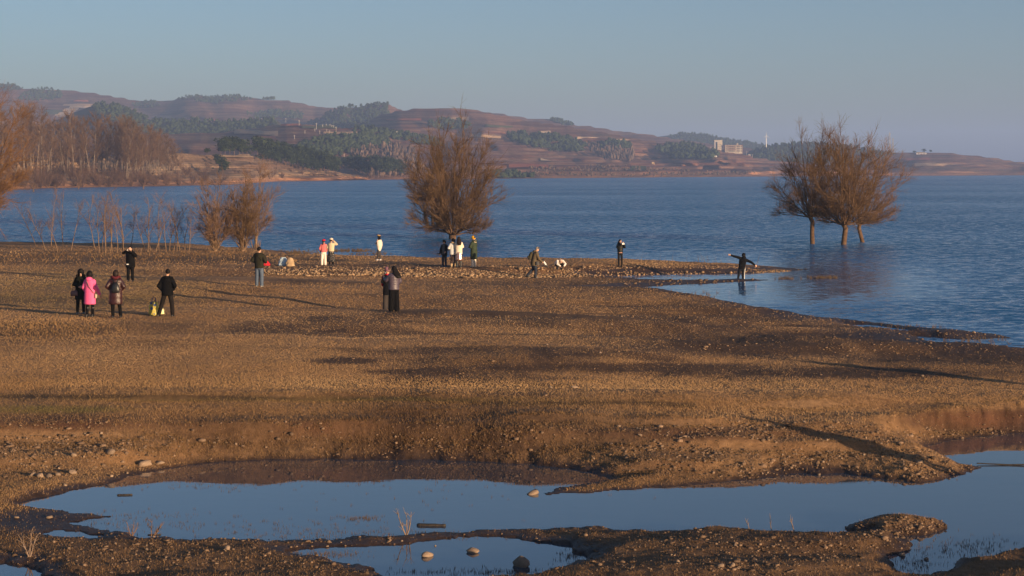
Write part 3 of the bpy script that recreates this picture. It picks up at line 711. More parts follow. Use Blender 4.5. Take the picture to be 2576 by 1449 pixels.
GV = np.empty((ng * 3, 3)); GV[0::3] = B - off; GV[1::3] = B + off; GV[2::3] = T_
me = mesh_np('dry_grass', GV, np.arange(ng * 3).reshape(-1, 3))
tint = np.clip(.18 + .5 * fbm(X * .25, Y * .12, 81, 3) + rg.normal(0, .07, ng) + .12 * ss - .30 * bgz - .22 * (py > 1290) - .18 * br, 0, 1)
attr(me, 'tint', np.repeat(tint, 3)); attr(me, 'green', np.repeat(np.clip(gr * 1.2 + .25 * (rg.uniform(0, 1, ng) < .06), 0, 1), 3))
def grass_material():
    m, t, n, l, b = nt('dry_grass')
    a = n.new('ShaderNodeAttribute'); a.attribute_name = 'tint'
    r = ramp(n, [(0, (.09, .05, .024)), (.45, (.27, .165, .08)), (1, (.50, .34, .18))]); l.new(a.outputs['Fac'], r.inputs[0])
    g = n.new('ShaderNodeAttribute'); g.attribute_name = 'green'
    l.new(mix(n, l, g.outputs['Fac'], r.outputs[0], (.10, .11, .03)), b.inputs['Base Color'])
    b.inputs['Roughness'].default_value = .8; b.inputs['Specular IOR Level'].default_value = .15
    return m
M_GRASS = grass_material()
link('dry_grass', me, M_GRASS, label='short dry brown grass covering the shore meadow', cat='grass', kind='stuff')

# gravel
def s_dens(px, py, X, Y, Z, we, ba, re, gr, st, dl, dp):
    clump = fbm(X * 1.2, Y * 1.2, 91, 3)
    return np.clip(st ** 1.3 * (.15 + 1.2 * clump ** 2 * 1.6) + .004 + .05 * ba + .08 * re, 0, 1)
def stone_mesh(rg, X, Y, Z, size, flat=.65, base=ICO1):
    V0, F0 = base
    n = len(X)
    jit = 1 + rg.uniform(-.32, .32, (n, len(V0), 1))
    sc = np.stack([size * rg.uniform(.7, 1.3, n), size * rg.uniform(.7, 1.3, n), size * flat * rg.uniform(.6, 1.2, n)], -1)
    v = V0[None] * jit * sc[:, None, :]
    a = rg.uniform(0, 2 * np.pi, n); c, s = np.cos(a)[:, None], np.sin(a)[:, None]
    x = v[..., 0] * c - v[..., 1] * s; y = v[..., 0] * s + v[..., 1] * c
    v = np.stack([x + X[:, None], y + Y[:, None], v[..., 2] + (Z + size * .12)[:, None]], -1)
    f = F0[None] + (np.arange(n) * len(V0))[:, None, None]
    return v.reshape(-1, 3), f.reshape(-1, 3), len(V0)
rg, px, py, X, Y, Z, we, ba, re, gr, st, dl, dp = scatter(12500, s_dens, seed=5, over=8)
size = .013 * np.exp(rg.normal(0, .45, len(X))) * np.interp(Y, [26, 40, 70, 100], [1.0, 1.25, 1.7, 2.6]) * (1 + .5 * st)
V_, F_, k_ = stone_mesh(rg, X, Y, Z, size)
me = mesh_np('gravel', V_, F_); attr(me, 'tint', np.repeat(np.clip(rg.normal(.45, .25, len(X)), 0, 1), k_))
M_GRAVEL = mat_var('gravel_stone', (.115, .072, .046), (.23, .16, .108), 20, .9, 0, 1, .15, 0, 'tint')
link('gravel', me, M_GRAVEL, label='small brown and grey gravel strewn over the banks', cat='gravel', kind='stuff')
# stones packed in the bank of the spit
rg = np.random.default_rng(77)
n = 4200
px = rg.uniform(640, 1990, n); ty = np.interp(px, [640, 1160, 1560, 1990], [669, 673, 675, 678]); by = np.interp(px, [640, 900, 1160, 1400, 1560, 1700, 1990], [689, 693, 699, 699, 693, 690, 684])
fr = rg.beta(1.1, 1.0, n); py = ty + (by - ty) * fr
X, Y, Z, _ = glook(px, py, [], 9)
size = .042 * np.exp(rg.normal(0, .4, n)) * (.6 + .6 * fr) * np.interp(px, [640, 1500, 1700, 2000], [1, 1, .8, .6])
V_, F_, k_ = stone_mesh(rg, X, Y - .03, Z, size, .8)
me = mesh_np('bank_rubble', V_, F_); attr(me, 'tint', np.repeat(np.clip(rg.normal(.5, .22, n), 0, 1), k_))
link('bank_rubble', me, mat_var('bank_rubble_stone', (.24, .15, .085), (.40, .28, .17), 12, .9, 0, 1, .15, 0, 'tint'), label='small rubble packed into the face of the low spit bank', cat='rubble', kind='stuff')

# countable stones
M_STONE = mat_var('weathered_stone', (.19, .13, .09), (.34, .26, .195), 14, .9, .5, 60, .2, .28)
def rock_proto(seed, flat=.6, sub=2):
    rg = np.random.default_rng(seed); V0, F0 = ICO2
    f = np.array([vnoise(V0[:, 0] * 1.6 + 9 * seed, V0[:, 1] * 1.6 + V0[:, 2] * 2.3, seed)])[0]
    V = V0 * (.72 + .6 * f)[:, None] * np.array([1.0 + .25 * rg.uniform(-1, 1), .85, flat])
    for _ in range(4):       # a few broken faces
        d = rg.normal(0, 1, 3); d /= np.linalg.norm(d); h = rg.uniform(.5, .75)
        p = V @ d; V = V - np.outer(np.maximum(p - h, 0), d)
    return mesh_np('stone', V, F0)
ROCKS = [rock_proto(s, .5 + .25 * (s % 3) / 2) for s in range(9)]
for r_ in ROCKS: r_.materials.append(M_STONE)
def stone(X, Y, Z, size, label, group=None, k=None, sink=.15):
    o = link('stone', ROCKS[R.randrange(9) if k is None else k], label=label, cat='stone', group=group)
    o.location = (X, Y, Z + size * (.35 - sink)); o.scale = (size * R.uniform(.8, 1.2), size, size * R.uniform(.8, 1.1)); o.rotation_euler = (R.uniform(-.3, .3), R.uniform(-.3, .3), R.uniform(0, 6.28))
    return o
SPECIAL = [(277, 1140, 26, 'pale cubic stone standing out on the stony slope left of the pond'), (184, 1147, 26, 'rounded pinkish stone on the stony slope left of the pale cubic stone'), (364, 1170, 34, 'broad split stone at the pond edge, largest along the far bank'),
           (403, 1166, 20, 'stone just right of the broad split stone at the pond edge'), (82, 1198, 26, 'leftmost stone of the tight cluster above the left mud'), (103, 1200, 24, 'second stone of the tight cluster above the left mud'), (122, 1200, 22, 'third stone of the tight cluster above the left mud'),
           (146, 1196, 22, 'fourth stone of the tight cluster above the left mud'), (182, 1190, 28, 'rightmost flat stone of the cluster above the left mud'), (281, 1199, 14, 'small pale stone at the brown reflection on the left'), (164, 1221, 14, 'small stone right at the left tip of the pond'),
           (124, 1303, 15, 'flat pale stone alone on the dark mud at left'), (42, 1303, 14, 'small pale stone on the dark mud by the left edge'), (573, 1382, 20, 'round stone on the near shore left of the small pool'), (1340, 1243, 24, 'stone at the very tip of the thin gravel spit'),
           (1385, 977, 14, 'left one of two pale stones on the meadow above the pond'), (1445, 977, 17, 'right one of two pale stones on the meadow above the pond'), (2320, 947, 11, 'pale stone beside the long shadow at the right'), (2450, 837, 12, 'stone at the lake edge near the right side'),
           (1665, 1124, 15, 'upright pale stone on the gravel mound'), (2312, 1165, 17, 'pointed pale stone on the gravel point at the right'), (2060, 1195, 14, 'pale stone at the waterline right of the gravel mound'), (1375, 868, 10, 'small pale stone at the middle of the meadow'),
           (1510, 888, 10, 'small pale stone right of the middle of the meadow'), (1812, 1425, 22, 'left one of two pale flat stones at the bottom of the frame'), (1842, 1424, 20, 'right one of two pale flat stones at the bottom of the frame'), (1705, 1415, 14, 'pale stone on the near mound left of the flat pair'),
           (2270, 1398, 22, 'stone at the mouth of the small bay on the near shore'), (2330, 1408, 16, 'dark wet stone standing in the small bay'), (1095, 1374, 6, 'tiny dark stone in the small pool')]
for x, y, wd, lb in SPECIAL:
    p = place(x, y); s_ = wd / 2 * p.y / FPX
    stone(p.x, p.y, max(p.z, 0), s_, lb)
for x, y, wd, lb in [(1075, 1400, 34, 'left stone of the three standing in the small pool'), (1190, 1390, 34, 'middle stone of the three standing in the small pool'), (1312, 1424, 50, 'largest stone, standing tall in the small pool')]:
    X, Y, _ = gp(x, y); s_ = wd / 2 * Y / FPX
    o = stone(X, Y, 0, s_, lb, k=1, sink=.1)
    o.scale = (s_, s_ * .8, s_ * (1.25 if wd > 40 else .8)); o.rotation_euler = (0, 0, x * .1)
ZONE = [('pale stone lying among the gravel on the slope left of the pond', lambda px, py: (px < 700) & (py > 1030) & (py < 1240)),
        ('small stone on the gravel mound and point right of the pond', lambda px, py: (px >= 1450) & (py > 1060) & (py < 1260)),
        ('small stone on the near shore below the pond', lambda px, py: py >= 1320),
        ('small stone scattered on the trampled meadow near the lake', lambda px, py: py < 1000)]
def st_dens(px, py, X, Y, Z, we, ba, re, gr, st, dl, dp):
    return np.clip(st ** 2 * .9 + .05 * ba, 0, 1)
rg, px, py, X, Y, Z, we, ba, re, gr, st, dl, dp = scatter(800, st_dens, y0=690, y1=1449, x0=0, x1=2576, seed=9, over=20)
cnt = 0
for i in range(len(px)):
    for lb, f in ZONE:
        if f(px[i], py[i]) and cnt < 262 and (py[i] > 1000 or i % 3 == 0):
            wd = rg.uniform(4.5, 10) * (1.0 if py[i] > 1000 else .75)
            stone(X[i], Y[i], Z[i], wd / 2 * Y[i] / FPX, lb, 'loose stones: ' + lb); cnt += 1
            break

# ------------------------------------------------------------------ bare trees
def nrm(v):
    return v / (np.linalg.norm(v) + 1e-9)

class Tree:
    """collects tapered branches, meshes them per level"""
    def __init__(s, seed):
        s.rg = np.random.default_rng(seed); s.br = {0: [], 1: [], 2: []}
    def path(s, p0, d0, L, n, curl=.1, bend=None):
        pts = [np.array(p0, float)]; d = nrm(np.array(d0, float))
        for i in range(n):
            d = nrm(d + s.rg.normal(0, curl, 3) + (bend if bend is not None else 0))
            pts.append(pts[-1] + d * L / n)
        return np.array(pts)
    def add(s, lev, pts, r0, r1):
        s.br[lev].append((pts, np.linspace(r0, r1, len(pts))))
    def mesh(s, name, levels, sides):
        Vs, Fs, off = [], [], 0
        for lev in levels:
            k = sides[lev]
            a = np.arange(k) * 2 * np.pi / k
            ca, sa = np.cos(a)[None, :, None], np.sin(a)[None, :, None]
            ring = np.arange(k); nx = (ring + 1) % k
            for pts, rad in s.br[lev]:
                m = len(pts)
                t = np.gradient(pts, axis=0); t /= np.linalg.norm(t, axis=1, keepdims=True) + 1e-9
                ref = np.where(np.abs(t[:, 2:3]) > .9, np.array([[1., 0, 0]]), np.array([[0, 0, 1.]]))
                b1 = np.cross(t, ref); b1 /= np.linalg.norm(b1, axis=1, keepdims=True) + 1e-9
                b2 = np.cross(t, b1)
                v = pts[:, None, :] + rad[:, None, None] * (b1[:, None, :] * ca + b2[:, None, :] * sa)
                Vs.append(v.reshape(-1, 3))
                base = off + np.arange(m - 1)[:, None] * k
                q = np.stack([base + ring, base + nx, base + nx + k, base + ring + k], -1).reshape(-1, 4)
                Fs.append(q); off += m * k
        return mesh_np(name, np.concatenate(Vs), np.concatenate(Fs), True)

def willow(seed, H, W, trunk_h, trunk_r, nlimb, lean=(0, 0), droop=0.0, n2=10, n3=7, n4=4, rs=1.6, low=.25, low_side=0.0, limb_k=.45):
    """trunk, upright spreading limbs reaching an egg-shaped outline, and masses of fine upright twigs"""
    t = Tree(seed); rg = t.rg; H = H * .88; W = W * .9
    top = np.array([lean[0], lean[1], trunk_h])
    if trunk_h > .3:
        tp = t.path((0, 0, -.4), (lean[0], lean[1], trunk_h), np.linalg.norm(top) + .4, 6, .04)
        tp[-1] = top
        rad = trunk_r * np.array([1.25, 1.05, 1.0, .97, .95, .95, .9])
        t.br[0].append((tp, rad))
    up = np.array([0, 0, 1.])
    for i in range(nlimb):
        # targets spread evenly over an egg-shaped outline
        az = i * 2.39996 + rg.uniform(-.35, .35)
        q_ = min(max((i + .5) / nlimb + rg.uniform(-.06, .06), .02), .99)
        rad_out = W / 2 * math.sqrt(max(1 - ((q_ - .40) / .61) ** 2, .02)) * rg.uniform(.7, 1.0)
        if low_side and q_ < .16: az = (0 if low_side > 0 else math.pi) + rg.uniform(-.6, .6); rad_out = W / 2
        zt = trunk_h + (H - trunk_h) * (low + (1 - low) * q_)
        tgt = np.array([np.cos(az) * rad_out, np.sin(az) * rad_out, zt])
        p0 = top if trunk_h > .3 else np.array([rg.normal(0, trunk_r), rg.normal(0, trunk_r), -.1])
        p0 = p0 + np.array([np.cos(az), np.sin(az), -.3]) * trunk_r * .5
        mid = p0 + (tgt - p0) * .45 + np.array([np.cos(az), np.sin(az), 0]) * rad_out * .12
        u_ = np.linspace(0, 1, 9)[:, None]
        pts = (1 - u_) ** 2 * p0 + 2 * u_ * (1 - u_) * mid + u_ ** 2 * tgt
        pts[1:-1] += rg.normal(0, .085 * W / 9, (7, 3))
        L1 = np.linalg.norm(tgt - p0)
        r1 = trunk_r * limb_k * rg.uniform(.7, 1.0) * (.6 + .4 * L1 / H)
        t.add(0, pts, r1, .012 * rs)
        tg = np.gradient(pts, axis=0)
        for j in range(n2):
            f = rg.uniform(.18, .98); k = f * 8; k0 = int(min(k, 7)); p = pts[k0] + (pts[k0 + 1] - pts[k0]) * (k - k0)
            d = nrm(tg[k0]); out = nrm(np.array([p[0] - top[0], p[1] - top[1], 0]) + rg.normal(0, .3, 3) * W * .2)
            dd = nrm(d * .7 + out * rg.uniform(.0, .9) + rg.normal(0, .45, 3) + up * .2)
            L2 = L1 * (.46 - .24 * f) * rg.uniform(.6, 1.15)
            q = t.path(p, dd, L2, 5, .10, up * .07 - up * droop)
            t.add(1, q, max(r1 * (1 - f) * .45, .016 * rs), .007 * rs)
            for m in range(n3):
                g = rg.uniform(.15, 1.0); k = g * 5; k1 = int(min(k, 4)); p2 = q[k1] + (q[k1 + 1] - q[k1]) * (k - k1)
                d2 = nrm(nrm(q[k1 + 1] - q[k1]) + rg.normal(0, .45, 3) + up * (.25 - 1.5 * droop))
                L3 = L2 * rg.uniform(.3, .6) + .25
                q2 = t.path(p2, d2, L3, 2, .12, up * .05 - up * droop * 1.5)
                t.add(2, q2, .009 * rs, .004 * rs)
                for _ in range(n4):
                    g2 = rg.integers(0, 2); fr_ = rg.uniform(0, 1); p3 = q2[g2] + (q2[g2 + 1] - q2[g2]) * fr_
                    d4 = nrm(nrm(q2[g2 + 1] - q2[g2]) + rg.normal(0, .5, 3) + up * (.15 - 2 * droop))
                    q3 = t.path(p3, d4, rg.uniform(.25, .65) * (.6 + H / 20), 1, .12, -up * droop * 2)
                    t.add(2, q3, .0055 * rs, .003 * rs)
    return t

M_BARK = mat_var('willow_bark', (.075, .045, .027), (.15, .095, .06), 5, .95, .8, 18, .1)
M_TWIG = mat_var('willow_twig', (.085, .052, .028), (.155, .096, .052), 2.5, .9, 0, 1, .15)
M_TWIG_O = mat_var('orange_twig', (.155, .082, .036), (.24, .13, .06), 2.5, .9, 0, 1, .15)
M_TWIG_R = mat_var('reddish_twig', (.14, .085, .056), (.22, .14, .095), 2.5, .9, 0, 1, .15)
M_SAPBARK = mat_var('sapling_bark', (.14, .09, .055), (.24, .16, .10), 6, .95, .3, 18, .1)
M_POPBARK = mat_var('poplar_bark', (.12, .09, .065), (.26, .21, .16), .8, .95, 0, 18, .1)
M_POPTWIG = mat_var('poplar_twig', (.115, .070, .038), (.19, .118, .066), .5, .95, 0, 1, .1, .25)
M_BUSHTWIG = mat_var('shrub_twig', (.095, .058, .042), (.165, .10, .07), .8, .95, 0, 1, .1, .25)

def bare_tree(name, t, base, label, cat='tree', bark=None, twig=None, group=None, sides=(7, 4, 3), root=None):
    o = link(name, None, label=label, cat=cat, group=group)
    o.location = base
    link('trunk', t.mesh('trunk', [0], sides), bark or M_BARK, o)
    link('crown', t.mesh('crown', [1, 2], sides), twig or M_TWIG, o)
    return o

# the big willow standing in the water, the clump behind it and the three at right
X, Y, _ = gp(1138, 601); bare_tree('willow', willow(101, 11.4, 10.4, .4, .36, 36, n2=13, n3=7, n4=4, low=.02, limb_k=.32), (X, Y, 0), 'big leafless willow in the water at the centre, behind the people in white')
for i, (x, y, hh, ww, lb) in enumerate([(1078, 569, 7.5, 5, 'leftmost drowned tree of the clump behind the big willow'), (1090, 568, 8, 4, 'second drowned tree of the clump behind the big willow'), (1101, 570, 8, 4, 'third drowned tree of the clump behind the big willow'), (1113, 568, 8, 4, 'drowned tree closest to the big willow trunk, behind it')]):
    X, Y, _ = gp(x, y); bare_tree('drowned_tree', willow(120 + i, hh, ww, 2.2, .16, 6, lean=((-.35, -.1, .1, .2)[i], 0), n2=8, n3=6, n4=3, low=.1, low_side=-1 if i == 0 else 0, rs=1.1), (X, Y, 0), lb, group='drowned trees behind the big willow')
for i, (x, y, hh, ww, th, tr, ln, lb) in enumerate([(2045, 613, 10.2, 8.4, 2.3, .22, (-.25, 0), 'left tree of the three willows standing in the lake'), (2121, 615, 10.6, 7.6, 1.7, .26, (.05, 0), 'middle tree of the three willows, thickest trunk'), (2172, 609, 10.2, 8.0, 1.6, .2, (-.3, 0), 'right tree of the three willows, reddest twigs')]):
    X, Y, _ = gp(x, y)
    t = willow(150 + i * 3, hh, ww, th, tr * .9, 24, lean=ln, n2=10, n3=7, n4=4, low=-.02, limb_k=.42, rs=1.3, droop=.012)
    bare_tree('willow', t, (X, Y, 0), lb, twig=M_TWIG if i == 0 else (M_TWIG_R if i == 2 else None))
# willow crown hanging in from the left edge
X, Y, _ = gp(-95, 606); bare_tree('willow', willow(160, 15.3, 11.9, 2.0, .4, 30, n2=14, n3=8, n4=4, droop=.03, low=.05, rs=1.6, limb_k=.3), (X, Y, .2), 'orange brown willow hanging in from the left edge', twig=M_TWIG_O)

# coppiced willows on the shore
for i, (x, y, top, ww, lb) in enumerate([(541, 632, 440, 100, 'leftmost coppiced willow bush with many stems on the shore'), (611, 632, 452, 70, 'low coppiced willow between two taller ones on the shore'), (645, 625, 386, 90, 'tallest coppiced willow on the shore, left of the lake')]):
    p = place(x, y); k = FPX / p.y
    t = willow(180 + i, (y - top) / k, ww * 1.15 / k, .35 if i < 2 else 1.4, .16 if i < 2 else .13, 20 if i < 2 else 14, n2=9, n3=6, n4=3, low=.2, rs=1.1, limb_k=.32)
    # shaggy roots round the foot
    for j in range(26):
        a = t.rg.uniform(0, 6.28); t.add(0, t.path((math.cos(a) * .15, math.sin(a) * .15, .1), (math.cos(a) * .5, math.sin(a) * .5, 1.2), t.rg.uniform(.5, 1.1), 3, .15), .03, .01)
    bare_tree('coppiced_willow', t, (p.x, p.y, p.z), lb, bark=M_SAPBARK, twig=M_TWIG_R if i != 1 else M_TWIG)

# thin saplings in front of the water
def sapling(seed, H, lean):
    t = Tree(seed); rg = t.rg; up = np.array([0, 0, 1.])
    tp = t.path((0, 0, -.2), (lean, rg.normal(0, .08), 1), H, 8, .09, up * .03)
    t.br[0].append((tp, np.linspace(.036, .01, 9)))
    nb = int(6 + H * 1.3)
    for j in range(nb):
        f = rg.uniform(.28, 1.0); k = f * 8; k0 = int(min(k, 7)); p = tp[k0] + (tp[k0 + 1] - tp[k0]) * (k - k0)
        a = rg.uniform(0, 6.28)
        q = t.path(p, (math.cos(a) * .65, math.sin(a) * .65, 1.0), H * (.40 - .25 * f) * rg.uniform(.6, 1.2), 4, .10, up * .05)
        t.add(1, q, .018 * (1.2 - f), .006)
        for m in range(9):
            g = rg.uniform(.2, 1); k = g * 4; k1 = int(min(k, 3)); p2 = q[k1] + (q[k1 + 1] - q[k1]) * (k - k1)
            q2 = t.path(p2, nrm(q[k1 + 1] - q[k1]) + rg.normal(0, .5, 3) + up * .2, rg.uniform(.25, .7), 1, .12)
            t.add(2, q2, .0055, .003)
    return t
SAP = [(95, 625, 505, -.25), (116, 628, 510, -.1), (129, 631, 486, .12), (146, 633, 555, -.1), (160, 631, 490, 0), (178, 630, 515, .2), (244, 629, 488, -.25), (249, 636, 500, -.05), (256, 636, 492, .05), (262, 637, 505, .15), (268, 635, 520, -.15), (278, 636, 510, .02), (284, 636, 498, -.05),
       (292, 636, 530, .2), (308, 635, 520, .05), (312, 635, 480, -.12), (329, 622, 530, .1), (366, 634, 525, -.25), (373, 634, 495, -.03), (381, 633, 545, -.05), (390, 635, 510, .12), (399, 634, 500, .02), (417, 633, 520, -.08), (426, 631, 530, -.15), (436, 630, 515, -.05), (445, 630, 525, .03), (454, 630, 520, -.15), (465, 630, 525, .05), (475, 638, 555, 0)]
for i, (x, y, top, ln) in enumerate(SAP):
    p = place(x, y); k = FPX / p.y
    grp = 'left group' if x < 200 else ('middle group' if x < 340 else 'right group')
    idx_ = [s_[0] for s_ in SAP if (s_[0] < 200) == (x < 200) and (s_[0] < 340) == (x < 340)].index(x)
    nth = ('first', 'second', 'third', 'fourth', 'fifth', 'sixth', 'seventh', 'eighth', 'ninth', 'tenth', 'eleventh', 'twelfth')[idx_]
    bare_tree('sapling', sapling(300 + i, (y - top) / k * 1.05, ln), p, f'thin bare sapling on the shore, {nth} from left in the {grp}', bark=M_SAPBARK, twig=M_TWIG_R, group='thin saplings on the shore', sides=(5, 3, 3))

# poplars and shrubs on the headland
def poplar(seed, H):
    t = Tree(seed); rg = t.rg; up = np.array([0, 0, 1.])
    for st_ in range(rg.integers(1, 3)):
        tp = t.path((st_ * .8, 0, -.5), (rg.normal(0, .06), rg.normal(0, .05), 1), H * (1 - .15 * st_), 8, .035, up * .05)
        t.br[0].append((tp, np.linspace(.19, .03, 9)))
        for j in range(34):
            f = rg.uniform(.2, 1.0); k = f * 8; k0 = int(min(k, 7)); p = tp[k0] + (tp[k0 + 1] - tp[k0]) * (k - k0)
            a = rg.uniform(0, 6.28)
            q = t.path(p, (math.cos(a) * .8, math.sin(a) * .8, .9), H * (.26 - .17 * f) * rg.uniform(.6, 1.2) + .8, 4, .12, up * .06)
            t.add(1, q, .075 * (1.2 - f), .02)
            for m in range(13):
                g = rg.uniform(.1, 1); k = g * 4; k1 = int(min(k, 3)); p2 = q[k1] + (q[k1 + 1] - q[k1]) * (k - k1)
                q2 = t.path(p2, nrm(q[k1 + 1] - q[k1]) + rg.normal(0, .6, 3) + up * .2, rg.uniform(.6, 1.9), 1, .12)
                t.add(2, q2, .036, .016)
    return t
def shrub(seed, H, W, n=34):
    t = Tree(seed); rg = t.rg; up = np.array([0, 0, 1.])
    for j in range(n):
        a = rg.uniform(0, 6.28); s_ = rg.uniform(.15, 1.0)
        q = t.path((math.cos(a) * .3, math.sin(a) * .3, -.2), (math.cos(a) * s_ * W / H, math.sin(a) * s_ * W / H, 1), H * rg.uniform(.7, 1.05), 5, .12, up * .02)
        t.add(0 if j < 8 else 1, q, .05, .015)
        for m in range(12):
            g = rg.uniform(.2, 1); k = g * 5; k1 = int(min(k, 4)); p2 = q[k1] + (q[k1 + 1] - q[k1]) * (k - k1)
            q2 = t.path(p2, nrm(q[k1 + 1] - q[k1]) + rg.normal(0, .6, 3), rg.uniform(.4, 1.2), 2, .15)
            t.add(2, q2, .022, .01)
    return t
POPS = []
for s_ in range(6):
    t = poplar(400 + s_, 18); POPS.append((t.mesh('poplar_trunk', [0], (5, 3, 3)), t.mesh('poplar_crown', [1, 2], (5, 3, 3))))
SHRUBS = []
for s_ in range(4):
    t = shrub(420 + s_, 5, 3.4); SHRUBS.append((t.mesh('shrub_stems', [0], (4, 3, 3)), t.mesh('shrub_twigs', [1, 2], (4, 3, 3))))
def set_two(name, pair, mats, loc, scale, rz, label, group, cat):
    o = link(name, None, label=label, cat=cat, group=group); o.location = loc; o.scale = scale; o.rotation_euler = (0, 0, rz)
    a = link('trunk' if cat == 'tree' else 'stems', pair[0], mats[0], o); b_ = link('crown' if cat == 'tree' else 'twigs', pair[1], mats[1], o)
    return o
ORD = ['first', 'second', 'third', 'fourth', 'fifth', 'sixth', 'seventh', 'eighth', 'ninth', 'tenth', 'eleventh', 'twelfth', 'thirteenth', 'fourteenth', 'fifteenth', 'sixteenth', 'seventeenth', 'eighteenth', 'nineteenth', 'twentieth', 'twenty first', 'twenty second', 'twenty third', 'twenty fourth', 'twenty fifth', 'twenty sixth', 'twenty seventh', 'twenty eighth', 'twenty ninth', 'thirtieth']
COUNT = {}
def nth_of(key):
    COUNT[key] = COUNT.get(key, -1) + 1
    return ORD[min(COUNT[key], len(ORD) - 1)]
rgp = np.random.default_rng(5)
def light_bush(seed):
    t = Tree(seed); rg = t.rg; up = np.array([0, 0, 1.])
    for j in range(15):
        a = rg.uniform(0, 6.28); s_ = rg.uniform(.15, 1.0)
        q = t.path((math.cos(a) * .3, math.sin(a) * .3, -.2), (math.cos(a) * s_ * .8, math.sin(a) * s_ * .8, 1), 3 * rg.uniform(.6, 1.05), 3, .15)
        t.add(1, q, .05, .02)
        for m in range(5):
            k1 = rg.integers(0, 3); q2 = t.path(q[k1], nrm(q[k1 + 1] - q[k1]) + rg.normal(0, .6, 3), rg.uniform(.6, 1.4), 2, .15); t.add(2, q2, .04, .018)
    me = t.mesh('b', [1, 2], (3, 3, 3)); V = np.empty(len(me.vertices) * 3); me.vertices.foreach_get('co', V); F_ = np.empty(len(me.polygons) * 4, int); me.loops.foreach_get('vertex_index', F_)
    bpy.data.meshes.remove(me)
    return V.reshape(-1, 3), F_.reshape(-1, 4)
LB = [light_bush(700 + i) for i in range(5)]
def undergrowth(name, hill, poly, count, size, mat, label, seed, tall=1.0):
    rg = np.random.default_rng(seed); Pq = np.array(poly, float); lo, hi = Pq.min(0), Pq.max(0)
    x = rg.uniform(lo[0], hi[0], count * 6); y = rg.uniform(lo[1], hi[1], count * 6); ok = in_poly(poly, x, y); x = x[ok][:count]; y = y[ok][:count]
    X, Y, Z = hill.at(x, y); Vs, Fs, Ts, off = [], [], [], 0
    for i in range(len(x)):
        V0, F0 = LB[i % 5]; s_ = size * rg.uniform(.6, 1.3) / 3; a = rg.uniform(0, 6.28); c, sn = math.cos(a), math.sin(a)
        Vs.append(np.stack([X[i] + (V0[:, 0] * c - V0[:, 1] * sn) * s_, Y[i] + (V0[:, 0] * sn + V0[:, 1] * c) * s_, Z[i] + V0[:, 2] * s_ * tall], -1)); Fs.append(F0 + off); off += len(V0)
        Ts.append(np.full(len(V0), rg.uniform(.1, .8)))
    me = mesh_np(name, np.concatenate(Vs), np.concatenate(Fs)); attr(me, 'tint', np.concatenate(Ts))
    link(name, me, mat, label=label, cat='scrub', kind='stuff')
M_UNDER = mat_var('undergrowth_twigs', (.085, .055, .038), (.16, .10, .068), .3, 1.0, 0, 1, .05, 0, 'tint')
undergrowth('undergrowth', hL1, [(-30, 398), (120, 394), (300, 394), (430, 386), (450, 410), (440, 452), (300, 464), (120, 468), (-30, 474)], 110, 4.6, M_UNDER, 'tangled brown undergrowth below the tall bare poplars', 22)
undergrowth('hillside_scrub', hL1, [(450, 400), (560, 396), (700, 412), (860, 438), (900, 449), (700, 452), (520, 460), (450, 450)], 40, 2.8, M_UNDER, 'scattered brown scrub on the orange slope of the headland', 23)
POP = [(40, 432, 262), (60, 440, 268), (78, 425, 262), (92, 436, 275), (105, 445, 292), (118, 430, 300), (133, 425, 330), (150, 430, 335), (165, 440, 300), (172, 428, 296), (186, 436, 288), (205, 430, 292), (220, 438, 300), (235, 442, 290), (248, 430, 300), (262, 436, 302), (275, 428, 306), (290, 430, 298),
       (303, 436, 300), (316, 448, 300), (322, 446, 318), (338, 448, 325), (346, 446, 330), (356, 440, 322), (368, 430, 328), (380, 432, 324), (395, 428, 335), (405, 430, 330), (418, 432, 345), (430, 428, 348), (455, 440, 380), (350, 425, 335), (285, 425, 310), (210, 425, 300), (70, 425, 270), (25, 430, 275), (5, 435, 270), (325, 430, 305), (343, 432, 312), (362, 434, 318), (388, 436, 322), (400, 438, 330), (412, 426, 336), (425, 436, 342), (438, 430, 352), (310, 428, 300), (255, 430, 298), (155, 436, 310), (112, 436, 296), (128, 438, 318)]
for i, (x, y, top) in enumerate(sorted(POP)):
    X, Y, Z = (float(v) for v in hL1.at(np.array([x]), np.array([y])))
    x_, y_ = px_of(X, Y, Z); h_ = (y_ - top) * Y / FPX
    part = 'at the left end of the headland wood' if x < 140 else ('above the brown shrubs of the headland' if x < 300 else 'at the right end of the headland wood')
    set_two('poplar', POPS[i % 6], (M_POPBARK, M_POPTWIG), (X, Y, Z), (h_ / 18 * 1.05, h_ / 18 * 1.05, h_ / 18), rgp.uniform(0, 6.28), f'tall bare poplar {part}, {nth_of(part)} from left', f'poplars {part}', 'tree')
SHR = [(90, 474, 60, 45), (118, 471, 48, 60), (100, 470, 70, 60), (140, 470, 40, 60), (205, 470, 55, 50), (160, 466, 30, 30), (250, 468, 35, 40), (275, 468, 50, 55), (300, 466, 45, 50), (330, 467, 30, 40), (360, 467, 36, 50), (390, 466, 36, 50), (420, 466, 36, 50), (450, 466, 40, 40), (485, 462, 36, 40), (515, 455, 36, 45), (470, 440, 26, 40), (235, 452, 40, 50), (180, 450, 40, 50), (340, 455, 30, 40),
       (690, 440, 16, 22), (710, 446, 18, 24), (760, 438, 14, 22), (790, 442, 14, 22), (840, 440, 12, 20), (930, 447, 16, 20), (650, 432, 16, 24), (620, 440, 20, 30)]
